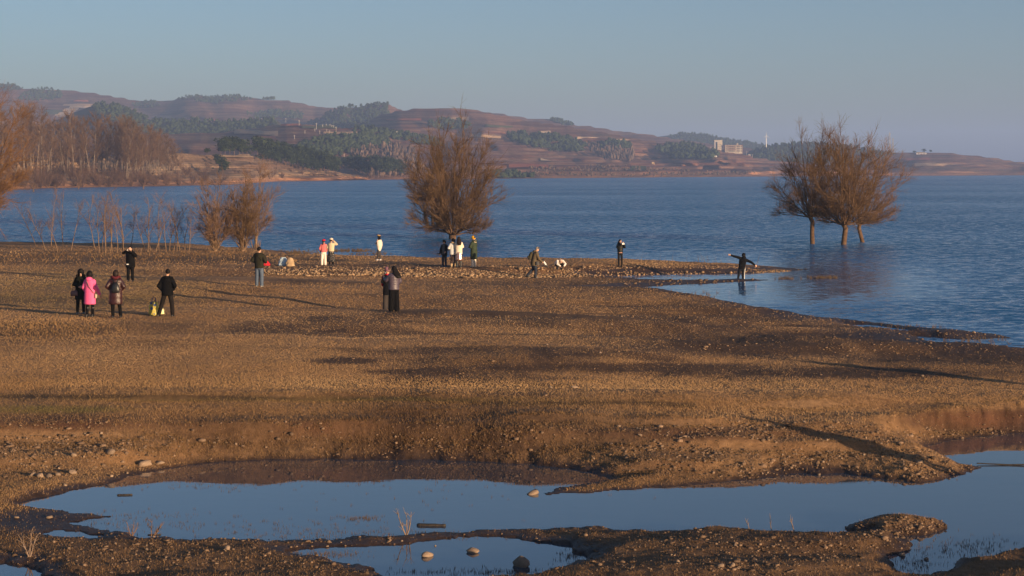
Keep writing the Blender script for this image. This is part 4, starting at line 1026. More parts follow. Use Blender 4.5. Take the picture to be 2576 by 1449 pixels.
for i, (x, y, hp, wpx) in enumerate(sorted(SHR)):
    X, Y, Z = (float(v) for v in hL1.at(np.array([x]), np.array([y]))); k = FPX / Y
    part = 'left part of' if x < 240 else ('middle of' if x < 520 else 'right part of')
    set_two('shrub', SHRUBS[i % 4], (M_POPTWIG, M_BUSHTWIG), (X, Y, Z), (wpx / k / 6.5, wpx / k / 6.5, hp / k / 5), rgp.uniform(0, 6.28), f'bare brown shrub, {nth_of(part)} from left at the {part} the headland shore', f'shrubs at the {part} the headland shore', 'shrub')
for x, y, hp, lb in [(84, 482, 90, 'bare tree standing in the water left of the headland shrubs'), (198, 475, 105, 'dark spreading bare tree at the waterline below the poplars'), (361, 475, 45, 'lone thin bare tree standing in the water off the headland')]:
    X, Y, _ = gp(x, y); k = FPX / Y
    t = willow(500 + x, hp / k, hp * .85 / k, 1.2, .22, 9, n2=9, n3=6, n4=2, low=.15, rs=2.2)
    bare_tree('drowned_tree', t, (X, Y, 0), lb, bark=M_POPTWIG, twig=M_BUSHTWIG, sides=(5, 3, 3))

# pines on the headland: trunk, limbs and many needle clumps
def pine(seed, H):
    t = Tree(seed); rg = t.rg
    tp = t.path((0, 0, -.5), (rg.normal(0, .05), rg.normal(0, .05), 1), H * .92, 6, .03)
    t.br[0].append((tp, np.linspace(.17, .05, 7)))
    Vs, Fs, Ts, off = [], [], [], 0
    for j in range(17):
        f = rg.uniform(.38, 1.0); k = f * 6; k0 = int(min(k, 5)); p = tp[k0] + (tp[k0 + 1] - tp[k0]) * (k - k0)
        a = rg.uniform(0, 6.28); L = H * (.34 - .24 * max(f - .5, 0) * 1.6) * rg.uniform(.55, 1.05)
        q = t.path(p, (math.cos(a), math.sin(a), .35), L, 3, .1, np.array([0, 0, .08])); t.add(0, q, .05, .02)
        for m in range(5):
            c = q[rg.integers(1, 4)] + rg.normal(0, .09 * H, 3) * np.array([1, 1, .55])
            r = H * rg.uniform(.055, .105)
            # a needle clump: a ragged ball of leaf-sized triangles
            n = 16
            dirs = rg.normal(0, 1, (n, 3)); dirs /= np.linalg.norm(dirs, axis=1, keepdims=True)
            cc = c + dirs * r * rg.uniform(.45, 1.0, (n, 1)) * np.array([1, 1, .7])
            tri = cc[:, None, :] + rg.normal(0, r * .42, (n, 3, 3))
            Vs.append(tri.reshape(-1, 3)); Fs.append(np.arange(n * 3).reshape(-1, 3) + off); off += n * 3
            Ts.append(np.repeat(np.clip(rg.normal(.5, .2) + rg.normal(0, .12, n), 0, 1), 3))
    cm_ = mesh_np('pine_crown', np.concatenate(Vs), np.concatenate(Fs)); attr(cm_, 'tint', np.concatenate(Ts))
    return t.mesh('pine_trunk', [0], (5, 3, 3)), cm_
PINES = [pine(440 + s_, 10) for s_ in range(6)]
M_PBARK = mat_var('pine_bark', (.13, .085, .06), (.21, .14, .10), 1, .95, 0, 1, .1)
PN = [(555, 392, 350), (566, 392, 346), (578, 393, 347), (590, 393, 345), (602, 394, 348), (612, 394, 352), (622, 394, 358), (520, 394, 372), (552, 420, 390), (545, 408, 388), (560, 440, 396)]
PN += [(650 + 8 * i + R.uniform(-3, 3), 396 + 1.62 * i + R.uniform(-3, 4), 348 + 1.75 * i + R.uniform(-5, 9)) for i in range(26)]
PN += [(660 + 11 * i + R.uniform(-3, 3), 404 + 2.2 * i + R.uniform(-2, 4), 368 + 2.6 * i + R.uniform(-6, 8)) for i in range(17)]
PN += [(872, 432, 395), (885, 436, 392), (900, 438, 390), (912, 440, 398), (925, 442, 395), (940, 444, 392), (952, 446, 398), (965, 446, 396), (980, 446, 394), (995, 446, 398), (1010, 446, 402)]
for i, (x, y, top) in enumerate(sorted(PN)):
    hl = hL1 if x < 868 else hL2
    X, Y, Z = (float(v) for v in hl.at(np.array([x]), np.array([y])))
    x_, y_ = px_of(X, Y, Z); h_ = max((y_ - top) * Y / FPX, 4)
    part = 'in the round grove on the headland top' if x < 640 else ('in the dark belt above the orange bank' if x < 868 else 'beyond the tip of the orange headland')
    if part.startswith('in the dark belt'): part += ', back row' if y < 404 + (x - 650) * .205 else ', front row'
    set_two('pine_tree', PINES[i % 6], (M_PBARK, M_PINE), (X, Y, Z), (h_ / 10 * 1.1, h_ / 10 * 1.1, h_ / 10), rgp.uniform(0, 6.28), f'dark pine {part}, {nth_of(part)} from left', f'pines {part}', 'tree')

# ------------------------------------------------------------------ buildings, poles and masts on the far slopes
class MB:
    """collects closed shapes; build() links them as one mesh"""
    def __init__(s): s.V = []; s.F = []
    def add(s, V, F_):
        o = len(s.V); s.V += [tuple(v) for v in V]; s.F += [tuple(i + o for i in f) for f in F_]; return s
    def box(s, x0, x1, y0, y1, z0, z1):
        V = [(x0, y0, z0), (x1, y0, z0), (x1, y1, z0), (x0, y1, z0), (x0, y0, z1), (x1, y0, z1), (x1, y1, z1), (x0, y1, z1)]
        return s.add(V, [(3, 2, 1, 0), (4, 5, 6, 7), (0, 1, 5, 4), (1, 2, 6, 5), (2, 3, 7, 6), (3, 0, 4, 7)])
    def loft(s, rings, n=14, power=2.0):
        """rings: (centre, rx, ry) stacked; closed at both ends"""
        o = len(s.V); m = len(rings)
        for (c, rx, ry) in rings:
            for k in range(n):
                a = 2 * math.pi * k / n; ca, sa = math.cos(a), math.sin(a)
                if power != 2.0:
                    ca = math.copysign(abs(ca) ** (2 / power), ca); sa = math.copysign(abs(sa) ** (2 / power), sa)
                s.V.append((c[0] + rx * ca, c[1] + ry * sa, c[2]))
        for i in range(m - 1):
            for k in range(n):
                k2 = (k + 1) % n
                s.F.append((o + i * n + k, o + i * n + k2, o + (i + 1) * n + k2, o + (i + 1) * n + k))
        s.F.append(tuple(o + k for k in reversed(range(n)))); s.F.append(tuple(o + (m - 1) * n + k for k in range(n)))
        return s
    def tube(s, pts, rad, n=9):
        """tapered tube with round closed ends"""
        P = [Vector(p) for p in pts]
        rad = [float(rad)] * len(P) if isinstance(rad, (int, float)) else [float(r_) for r_ in rad]
        rg_ = []
        for i, p in enumerate(P):
            t = (P[min(i + 1, len(P) - 1)] - P[max(i - 1, 0)]).normalized()
            ref = Vector((0, 1, 0)) if abs(t.y) < .8 else Vector((1, 0, 0))
            b1 = t.cross(ref).normalized(); b2 = t.cross(b1)
            if i == 0: rg_.append((p - t * rad[0] * .7, b1, b2, rad[0] * .6))
            rg_.append((p, b1, b2, rad[i]))
            if i == len(P) - 1: rg_.append((p + t * rad[-1] * .7, b1, b2, rad[-1] * .6))
        o = len(s.V); m = len(rg_)
        for (p, b1, b2, r) in rg_:
            for k in range(n):
                a = 2 * math.pi * k / n; s.V.append(tuple(p + r * (b1 * math.cos(a) + b2 * math.sin(a))))
        for i in range(m - 1):
            for k in range(n):
                k2 = (k + 1) % n; s.F.append((o + i * n + k, o + i * n + k2, o + (i + 1) * n + k2, o + (i + 1) * n + k))
        s.F.append(tuple(o + k for k in reversed(range(n)))); s.F.append(tuple(o + (m - 1) * n + k for k in range(n)))
        return s
    def blob(s, c, r, rot=None):
        M = rot or Matrix.Identity(3); V0, F0 = ICO2
        return s.add([tuple(Vector(c) + M @ Vector((v[0] * r[0], v[1] * r[1], v[2] * r[2]))) for v in V0], [tuple(int(i) for i in f) for f in F0])
    def build(s, name, mat, parent=None, voxel=0.0, smooth=False, **kw):
        me = bpy.data.meshes.new(name); me.from_pydata(s.V, [], s.F); me.update()
        bm_ = bmesh.new(); bm_.from_mesh(me); bmesh.ops.recalc_face_normals(bm_, faces=bm_.faces); bm_.to_mesh(me); bm_.free()
        if smooth:
            for p in me.polygons: p.use_smooth = True
        o = link(name, me, mat, parent, **kw)
        if voxel:
            r = o.modifiers.new('one_surface', 'REMESH'); r.mode = 'VOXEL'; r.voxel_size = voxel; r.use_smooth_shade = True
            sm = o.modifiers.new('soften', 'SMOOTH'); sm.factor = .5; sm.iterations = 2
        return o

def plain(name, c, rough=.8, spec=.3, var=.15, scale=6, metal=0.0, bump=0.0, bscale=40):
    c1 = tuple(v * (1 - var) for v in c); c2 = tuple(min(v * (1 + var), .95) for v in c)
    m = mat_var(name, c1, c2, scale, rough, bump, bscale, spec)
    m.node_tree.nodes['Principled BSDF'].inputs['Metallic'].default_value = metal
    return m
M_WALL = plain('pale_render_wall', (.44, .39, .31), .9, .2, .12, .2)
M_WALLG = plain('grey_render_wall', (.40, .38, .36), .9, .2, .12, .2)
M_WALLY = plain('ochre_wall', (.50, .36, .18), .9, .2, .12, .5)
M_ROOFR = plain('red_roof', (.26, .07, .05), .8, .2, .15, 1)
M_GLASS = plain('dark_window_pane', (.025, .03, .04), .15, .5, .1, 1)
M_TRIMR = plain('brown_trim', (.18, .09, .07), .9, .2, .1, .5)
M_CONC = plain('concrete_pole', (.5, .46, .40), .9, .2, .1, .5)
M_STEEL = plain('galvanised_steel', (.33, .33, .34), .6, .4, .1, .5)
M_WHITE = plain('white_paint', (.8, .8, .78), .5, .4, .03, .5)

def windows(root, xs, zs, w_, h_, y, sill=True):
    for z in zs:
        for x in xs:
            wi = MB().box(x - w_ / 2, x + w_ / 2, y - .10, y - .02, z, z + h_).build('window', M_TRIMR, root)
            MB().box(x - w_ / 2 + .12, x + w_ / 2 - .12, y - .14, y - .101, z + .12, z + h_ - .12).build('pane', M_GLASS, wi)
def at_hill(h, x, y):
    X, Y, Z = h.at(np.array([float(x)]), np.array([float(y)])); return Vector((float(X[0]), float(Y[0]), float(Z[0])))

# tall pale block
p = at_hill(hC, 1807, 377); k = FPX / p.y; u = .9 / k
_, gy = px_of(p.x, p.y, p.z)
t = link('tower_block', None, label='tall pale windowless block with a lower lit wing on the far hill', cat='building'); t.location = (p.x, p.y, p.z - 1)
zt = (gy - 349.7) * u + 1; zl = (gy - 356) * u + 1
MB().box(-11 * u, 3 * u, 0, 14 * u, 0, zt - .9).build('wall', M_WALLG, t)
MB().box(-11.6 * u, 11.6 * u, -.5, 14.5 * u, zt - .9, zt).build('roof', M_WALL, t)
wg = MB().box(-3 * u, 11 * u, -4.5 * u, -.003, 0, zl).build('wing', M_WALL, t)
MB().box(3.003 * u, 11 * u, 0, 13.6 * u, 0, zt - .9).build('rear_wall', M_WALL, t)
windows(wg, [1.5 * u, 6 * u], [zl * .18, zl * .42, zl * .66], 1.6 * u, 2.0 * u, -4.5 * u)
MB().box(-3.4 * u, 11.4 * u, -4.9 * u, -.003, zl, zl + .5).build('cornice', M_WALLG, wg)
# three storey house with dark bands of windows
p = at_hill(hC, 1846, 385); k = FPX / p.y; u = 1 / k; _, gy = px_of(p.x, p.y, p.z)
t = link('apartment_building', None, label='cream three storey building with rows of dark windows right of the tall block', cat='building'); t.location = (p.x, p.y, p.z - 1)
W = 44 * u; z0 = (gy - 382.6) * u + 1; z1 = (gy - 365.5) * u + 1; fl = (z1 - z0) / 3
MB().box(-W / 2, W / 2, 0, 9, 0, z1).build('wall', M_WALL, t)
MB().box(-W / 2 - .5, W / 2 + .5, -.8, 9.4, z1, z1 + .5).build('roof', M_TRIMR, t)
for f in range(3):
    zf = z0 + f * fl
    windows(t, [-W * .43], [zf + fl * .25], 1.3, fl * .5, 0)
    windows(t, [W * .20, W * .31, W * .43], [zf + fl * .25], 1.5, fl * .5, 0)
    windows(t, [-W * .27 + i * W * .095 for i in range(4)], [zf + fl * .2], 1.7, fl * .6, 0)
    if f:
        MB().box(-W * .34, W * .10, -1.3, -.15, zf - .12, zf + .10).build('balcony', M_WALL, t)
        MB().box(-W * .34, W * .10, -1.36, -1.302, zf + .10, zf + 1.0).build('railing', M_TRIMR, t)
for x in (-.5, -.36, .12, .255, .5):
    MB().box(x * W - .22, x * W + .22, -.26, -.003, z0 - 1, z1 - .003).build('pilaster', M_TRIMR, t)
MB().box(W * .18, W * .26, 2, 5, z1 + .5, z1 + 2.6).build('stair_head', M_WALL, t)
def small_house(x, y, w_, h_, hill, label, wall, roof, name='small_house', gable=True):
    p = at_hill(hill, x, y); k = FPX / p.y
    t = link(name, None, label=label, cat='house'); t.location = p
    W = w_ / k; Hh = h_ / k; rh = Hh * (.35 if gable else .05)
    MB().box(-W / 2, W / 2, 0, W * .7, -1, Hh - rh).build('wall', wall, t)
    e = W * .07
    if gable:
        V = [(-W / 2 - e, -e, Hh - rh), (W / 2 + e, -e, Hh - rh), (W / 2 + e, W * .7 + e, Hh - rh), (-W / 2 - e, W * .7 + e, Hh - rh), (-W * .22, W * .35, Hh), (W * .22, W * .35, Hh)]
        MB().add(V, [(0, 1, 5, 4), (1, 2, 5), (2, 3, 4, 5), (3, 0, 4), (3, 2, 1, 0)]).build('roof', roof, t)
    else:
        MB().box(-W / 2 - e, W / 2 + e, -e, W * .7 + e, Hh - rh, Hh).build('roof', roof, t)
    windows(t, [-W * .26, W * .26], [(Hh - rh) * .45], W * .14, (Hh - rh) * .3, 0)
    MB().box(-W * .07, W * .07, -.1, -.003, 0, (Hh - rh) * .6).build('door', M_TRIMR, t)
    return t
small_house(165, 394, 35, 24, hL1, 'ochre house with a red hipped roof among the bare poplars', M_WALLY, M_ROOFR)
small_house(1800, 394, 7, 9, hC, 'small white flat roofed hut below the tall pale block', M_WHITE, M_WHITE, 'white_hut', False)
small_house(1738, 372, 8, 5, hC, 'low white house above the dark rounded wood', M_WALL, M_WALLG, 'white_house', False)
small_house(1643, 412, 7, 5.5, hC, 'tiny thatched hut alone on the far terraces', M_WALLY, M_WALLY, 'hut')
small_house(1885, 387, 6, 3.5, hC, 'low shed right of the cream three storey building', M_WALLG, M_WALLG, 'shed', False)
t = small_house(2318, 386, 26, 6, hG, 'low farmhouse on the plateau skyline at the right', M_WALLG, M_WALLY, 'farmhouse')
for i, (x, h_, lb) in enumerate([(2301, 9, 'dark bushy tree left of the plateau farmhouse'), (2325, 10, 'dark tree behind the plateau farmhouse'), (2341, 8, 'dark bushy tree right of the plateau farmhouse')]):
    p = at_hill(hG, x, 385); h_ = h_ * p.y / FPX
    set_two('farm_tree', PINES[i], (M_PBARK, M_PINE), p, (h_ / 7, h_ / 7, h_ / 10), i, lb, None, 'tree')

# utility poles
pm = MB(); pm.tube([(0, 0, -1), (0, 0, 10)], [.26, .18], 6); POLE = bpy.data.meshes.new('pole'); POLE.from_pydata(pm.V, [], pm.F); POLE.materials.append(M_CONC)
cm2 = MB(); cm2.box(-1.3, 1.3, -.1, .1, 8.9, 9.15); cm2.box(-.9, .9, -.1, .1, 8.0, 8.2); ARM = bpy.data.meshes.new('crossarm'); ARM.from_pydata(cm2.V, [], cm2.F); ARM.materials.append(M_CONC)
UP = [(719, 309, 15.5), (752.5, 315.5, 16), (643.5, 299, 8), (658, 300, 5), (668.5, 299, 6), (796, 324.7, 16), (811.7, 320, 9), (820.6, 318.4, 8), (830, 318.4, 7.5), (834.5, 319, 8), (839, 321, 8), (845.3, 332.5, 15), (829.3, 334.6, 8.5), (892, 332, 11), (740.7, 349, 8.7), (767, 337, 8), (804.4, 335, 8.3),
      (792, 329.4, 7.3), (822, 329.4, 8), (998.4, 340.4, 12.5), (866, 393.3, 8), (1788, 378, 9), (1793, 381, 7), (1878, 386, 10), (1893, 390, 8)]
UL = {719: 'tall concrete utility pole, first of the two beside the red field', 752.5: 'tall concrete utility pole, second of the two beside the red field', 796: 'tall concrete utility pole left of the cluster on the far fields', 845.3: 'tall concrete utility pole right of the cluster on the far fields', 892: 'utility pole at the edge of the pines right of the pole cluster',
      998.4: 'utility pole just left of the big willow crown', 866: 'utility pole by the red scar above the headland', 1788: 'utility pole just left of the tall pale block', 1793: 'short pole at the left foot of the tall pale block', 1878: 'utility pole just right of the cream three storey building', 1893: 'pole farthest right of the pale buildings'}
for x, y, hp in sorted(UP):
    hl = hC if x > 1500 else (hL2 if y > float(np.interp(x, hL2.rx, hL2.ry)) + 1 else hA)
    p = at_hill(hl, x, y); s_ = hp * p.y / FPX / 10
    o = link('utility_pole', None, label=UL.get(x) or f'small pale utility pole, {nth_of("poles")} from left of the short ones on the far fields', cat='pole', group='utility poles on the far fields'); o.location = p; o.scale = (max(s_, .8), max(s_, .8), s_)
    link('pole', POLE, None, o); link('crossarm', ARM, None, o)

def lattice_mast(x, y, hp, label):
    p = at_hill(hG, x, y); Hm = hp * p.y / FPX
    o = link('lattice_mast', None, label=label, cat='mast'); o.location = p
    legs = MB(); br = MB(); b0, b1 = 1.5, .5; q = [(-1, -1), (1, -1), (1, 1), (-1, 1)]
    for a, b_ in q: legs_ = MB().tube([(a * b0, b_ * b0, -1), (a * b1, b_ * b1, Hm)], .24, 5).build('leg', M_STEEL, o)
    n = 9
    for i in range(n):
        za, zb = Hm * i / n, Hm * (i + 1) / n; wa = b0 + (b1 - b0) * i / n; wb = b0 + (b1 - b0) * (i + 1) / n
        for j in range(4):
            a, b_ = q[j], q[(j + 1) % 4]; br.tube([(a[0] * wa, a[1] * wa, za), (b_[0] * wb, b_[1] * wb, zb)], .13, 4)
    br.build('bracing', M_STEEL, o)
    an = MB().box(-1.2, -.6, -.7, -.5, Hm - 3, Hm - .5).box(.6, 1.2, -.7, -.5, Hm - 3, Hm - .5).build('antenna', M_STEEL, o)
    MB().tube([(0, 0, Hm - .5), (0, 0, Hm + 3)], .12, 5).build('rod', M_STEEL, o)
lattice_mast(2238, 384, 50, 'taller of the two lattice masts on the right plateau')
lattice_mast(2246, 384, 36, 'shorter of the two lattice masts on the right plateau')
p = at_hill(hF, 1927.5, 374); Hm = 32 * p.y / FPX
o = link('wind_turbine', None, label='slim white wind turbine on the skyline left of the three willows', cat='turbine'); o.location = p
MB().tube([(0, 0, -1), (0, 0, Hm)], [.75, .4], 8).build('tower', M_WHITE, o)
MB().box(-.5, .5, -1.2, 1.2, Hm, Hm + .9).build('nacelle', M_WHITE, o)
for a in (90, 205, 330):
    c, s_ = math.cos(math.radians(a)), math.sin(math.radians(a))
    MB().tube([(0, -1.4, Hm + .45), (c * 2, -1.4, Hm + .45 + s_ * 2), (c * 6, -1.4, Hm + .45 + s_ * 6)], [.25, .3, .06], 5).build('blade', M_WHITE, o)

# ------------------------------------------------------------------ people
def cloth(name, c, rough=.85, var=.18, scale=9, spec=.2):
    return plain(name, c, rough, spec, var, scale, 0, .35, 55)
SKIN = plain('skin', (.50, .30, .21), .6, .3, .06, 5)
HAIRK = plain('black_hair', (.006, .005, .005), .6, .15, .3, 30); HAIRB = plain('dark_brown_hair', (.018, .010, .007), .6, .2, .3, 30)
BLACKC = cloth('black_cloth', (.006, .006, .007), .9, .25, 9, .06); BLACKP = cloth('black_trousers', (.006, .006, .007), .9, .25, 9, .06); CHAR = cloth('charcoal_trousers', (.014, .012, .012), .9, .2, 9, .06)
BOOTK = plain('black_leather_boot', (.012, .012, .012), .3, .5, .2, 10)
EYE = plain('dark_eye', (.01, .008, .008), .3, .5)

class Person:
    def __init__(s, label, x, y, top, face, name='person', lean=(0, 0), h_std=1.66, z_extra=0.0):
        pz = place(x, y)
        Hh = (y - top) * pz.y / FPX
        s.root = link('person', None, label=label, cat='person'); s.root.location = (pz.x, pz.y, pz.z - .01 + z_extra)
        sc = Hh / h_std; s.sc = sc; s.root.scale = (sc, sc, sc); s.root.rotation_euler = (0, 0, math.radians(face))
        s.lean = lean
        s.vox = .021
    def up(s, p):
        """lean everything above the hips: forward and sideways"""
        x, y, z = p
        if z <= .86: return Vector(p)
        v = Vector((x, y, z - .86)); v.rotate(Matrix.Rotation(-s.lean[0], 3, 'X')); v.rotate(Matrix.Rotation(s.lean[1], 3, 'Y'))
        return v + Vector((0, 0, .86))
    def pose(s, arms=None, legs=None, head=(0, 0)):
        A = arms or [((-.25, -.03, 1.08), (-.24, .07, .84)), ((.25, -.03, 1.08), (.24, .07, .84))]
        L = legs or [((-.10, .02, .46), (-.11, 0, .08)), ((.10, .02, .46), (.11, 0, .08))]
        s.sh = [s.up((-.17, 0, 1.35)), s.up((.17, 0, 1.35))]
        s.el = [Vector(a[0]) for a in A]; s.wr = [Vector(a[1]) for a in A]
        s.hip = [Vector((-.085, 0, .86)), Vector((.085, 0, .86))]; s.kn = [Vector(l_[0]) for l_ in L]; s.an = [Vector(l_[1]) for l_ in L]
        s.neck = s.up((0, 0, 1.42)); s.hc = s.up((0, .02, 1.545)); s.hrot = Matrix.Rotation(head[1], 3, 'Z') @ Matrix.Rotation(-head[0] - s.lean[0] * .6, 3, 'X') @ Matrix.Rotation(s.lean[1] * .7, 3, 'Y')
        return s
    def H(s, p):  # head-local to body-local
        return s.hc + s.hrot @ Vector(p)
    def body(s, skin=SKIN, face=True, spread=False):
        b = MB()
        b.loft([(s.up((0, 0, z)), rx, ry) for z, rx, ry in ((.80, .13, .10), (.90, .145, .105), (1.05, .12, .09), (1.2, .14, .10), (1.33, .15, .095), (1.40, .09, .07))], 14)
        b.tube([s.up((0, 0, 1.36)), s.neck + Vector((0, 0, .03)), s.hc], [.055, .05, .05])
        b.blob(s.hc, (.074, .092, .115), s.hrot); b.blob(s.H((0, .03, -.055)), (.055, .06, .06), s.hrot)
        b.tube([s.H((0, .085, .02)), s.H((0, .108, -.02))], [.010, .014], 6)
        for sx in (-1, 1): b.blob(s.H((sx * .076, -.005, -.01)), (.012, .022, .032), s.hrot)
        b.blob(s.H((0, .088, -.06)), (.026, .012, .010), s.hrot)
        for i, sx in ((0, -1), (1, 1)):
            b.tube([s.sh[i], s.el[i], s.wr[i]], [.046, .038, .027])
            d = (s.wr[i] - s.el[i]).normalized(); side = d.cross(Vector((0, 1, 0)) if abs(d.y) < .8 else Vector((1, 0, 0))).normalized(); nrm_ = d.cross(side)
            pc = s.wr[i] + d * .05
            b.tube([s.wr[i], pc, pc + d * .035], [.026, .036, .034], 8)
            cu = .25 if spread else .9
            for f, (o_, L) in enumerate(((-.033, .062), (-.011, .075), (.011, .07), (.033, .055))):
                r0 = pc + d * .045 + side * o_; dd = (d + side * o_ * (9 if spread else 2)).normalized()
                k1 = r0 + dd * L * .5; k2 = k1 + (dd * math.cos(cu) + nrm_ * math.sin(cu)) * L * .5
                b.tube([r0, k1, k2], [.0125, .012, .010], 6)
            th = pc - d * .01 + side * (.036 * sx); b.tube([th, th + (side * sx * .7 + d * .7) * .04, th + (side * sx * .4 + d) * .065], [.012, .011, .009], 6)
            b.tube([s.hip[i], s.kn[i], s.an[i]], [.078, .055, .04]); b.tube([s.an[i] + Vector((0, -.03, -.03)), s.an[i] + Vector((0, .13, -.045))], [.035, .03])
        s.b = b.build('body', skin, s.root, .017)
        if face:
            for sx in (-1, 1): MB().blob(s.H((sx * .03, .084, .012)), (.012, .008, .007), s.hrot).build('eye', EYE, s.root)
        return s
    def trousers(s, mat, r=(.095, .072, .062), wide=1.0, to=0.0):
        m = MB()
        m.loft([((0, 0, z), rx, ry) for z, rx, ry in ((.74, .14, .105), (.84, .165, .12), (.95, .145, .105), (1.02, .13, .095))], 14)
        for i in (0, 1):
            a = s.an[i] + (s.kn[i] - s.an[i]) * to
            m.tube([s.hip[i], s.kn[i], a], [r[0], r[1] * wide, r[2] * wide], 10)
        s.tr = m.build('trousers', mat, s.root, s.vox); return s
    def shoes(s, mat, boot=0.0, r=.05, sole=None):
        for i in (0, 1):
            a = s.an[i]; f = Vector((0, 1, 0)); m = MB()
            m.loft([((a.x, a.y + .045, a.z - .078), .042, .125), ((a.x, a.y + .045, a.z - .05), .046, .13), ((a.x, a.y + .02, a.z - .01), .042, .09), ((a.x, a.y, a.z + .03), .04, .05)], 12)
            if boot: m.tube([a, a + (s.kn[i] - a) * boot], [r, r * 1.25], 10)
            m.build('boot' if boot else 'shoe', mat, s.root, .012)
        return s
    def coat(s, mat, hem, wt=.2, wh=.23, sleeve=(.075, .066, .055), quilt=0, dep=.72, name='coat', collar=.085, zs=1.43, sl_to=1.0, back=0.0, open_neck=False):
        """torso shell from collar to hem plus both sleeves; quilted coats swell between their stitch lines"""
        n = 26 if quilt else 9
        rings = []
        for j in range(n):
            f = j / (n - 1); z = hem + (zs - hem) * f
            prof = np.interp(z, [min(hem, .5), .75, .95, 1.1, 1.3, 1.38, zs], [wh, wh * .97, wh * .93, wt * .93, wt * 1.02, wt * .78, collar])
            q = 1 + (.055 * (abs(math.sin(f * math.pi * quilt)) - .6) if quilt else 0)
            c = s.up((0, -back * (1 - f), z)); rings.append((c, prof * q, prof * dep * q if z < 1.36 else max(prof * dep, .06) * q))
        m = MB().loft(rings, 18)
        for i in (0, 1):
            sh = s.sh[i] + Vector(((.03, -.03)[i], 0, -.01)); w_ = s.el[i] + (s.wr[i] - s.el[i]) * sl_to
            if quilt:
                P = []; Rr = []
                for j in range(17):
                    f = j / 16; p = sh.lerp(s.el[i], f * 2) if f < .5 else s.el[i].lerp(w_, f * 2 - 1)
                    P.append(p); Rr.append(np.interp(f, [0, .5, 1], sleeve) * (1 + .08 * (abs(math.sin(f * math.pi * 8)) - .6)))
                m.tube(P, Rr, 10)
            else: m.tube([sh, s.el[i], w_], list(sleeve), 10)
        s.c = m.build(name, mat, s.root, s.vox); return s
    def hood(s, mat, fur=None, r=.1):
        m = MB(); m.blob(s.up((0, -.10, 1.40)), (.13, .085, .085)); m.blob(s.up((0, -.06, 1.44)), (.11, .07, .05)); h = m.build('hood', mat, s.root, s.vox)
        if fur:
            f = MB()
            for j in range(15):
                a = math.pi * (.02 + j / 14 * .96); p = s.up((math.cos(a) * .135, -.03 - math.sin(a) * .13, 1.43 + .02 * math.sin(a * 3)))
                f.blob(p, (.052, .05, .05))
            f.build('fur_trim', fur, s.root, s.vox)
        return s
    def hair(s, mat=None, style='short'):
        mat = mat or HAIRK; m = MB()
        m.blob(s.H((0, -.022, .032)), (.088, .098, .108), s.hrot)
        if style == 'bob' or style == 'fluffy':
            k = 1.35 if style == 'fluffy' else 1.15
            m.blob(s.H((0, -.03, .01)), (.096 * k, .09 * k, .12 * k), s.hrot)
        if style == 'long':
            m.loft([(s.H((0, -.05, .03)), .09, .075), (s.H((0, -.065, -.08)), .115, .075), (s.H((0, -.10, -.2)), .14, .065), (s.H((.01, -.135, -.30)), .125, .055), (s.H((.03, -.14, -.38)), .06, .03)][::-1], 12)
        if style == 'tail':
            m.tube([s.H((0, -.09, -.02)), s.H((0, -.13, -.12)), s.H((0, -.13, -.24))], [.035, .04, .015])
        m.build('hair', mat, s.root, .013); return s
    def hat(s, kind, mat):
        m = MB()
        if kind == 'beanie':
            m.loft([(s.H((0, -.008, z)), rx, rx * 1.12) for z, rx in ((.015, .094), (.05, .097), (.10, .092), (.145, .07), (.17, .035))], 14); h = m.build('beanie', mat, s.root, .012)
            MB().loft([(s.H((0, -.008, z)), rx, rx * 1.12) for z, rx in ((.0, .097), (.012, .103), (.045, .102), (.055, .097))], 14).build('brim', mat, h, .012)
        elif kind == 'beret':
            m.loft([(s.H((0, -.015, .045)), .088, .10), (s.H((.01, -.02, .075)), .125, .13), (s.H((.015, -.025, .115)), .125, .13), (s.H((.01, -.02, .15)), .075, .08), (s.H((.01, -.02, .155)), .02, .02)], 14); h = m.build('beret', mat, s.root, .012)
            MB().tube([s.H((.01, -.02, .16)), s.H((.01, -.02, .18))], .009, 6).build('stalk', mat, h)
        elif kind == 'cap':
            m.loft([(s.H((0, -.01, z)), rx, rx * 1.1) for z, rx in ((.03, .088), (.07, .09), (.11, .075), (.13, .04))], 14); h = m.build('cap', mat, s.root, .012)
            MB().loft([(s.H((0, .12, .036)), .07, .065), (s.H((0, .12, .046)), .07, .065)], 14).build('peak', mat, h)
        return s
    def skirt(s, mat, z0, z1, r0, r1, folds=9):
        m = MB(); n = 36; rings = []
        o = 0; V = []; F_ = []
        L = 10
        for j in range(L):
            f = j / (L - 1); z = z0 + (z1 - z0) * f; r = r0 + (r1 - r0) * f ** .8
            for k in range(n):
                a = 2 * math.pi * k / n; rr = r * (1 + .07 * f * math.sin(a * folds)); V.append((rr * math.cos(a), rr * .78 * math.sin(a), z))
        for j in range(L - 1):
            for k in range(n):
                k2 = (k + 1) % n; F_.append((j * n + k, j * n + k2, (j + 1) * n + k2, (j + 1) * n + k))
        F_.append(tuple(range(n))); F_.append(tuple((L - 1) * n + k for k in reversed(range(n))))
        m.add(V, F_); m.build('skirt', mat, s.root, smooth=True); return s
    def world(s, p):
        bpy.context.view_layer.update(); return s.root.matrix_world @ Vector(p)

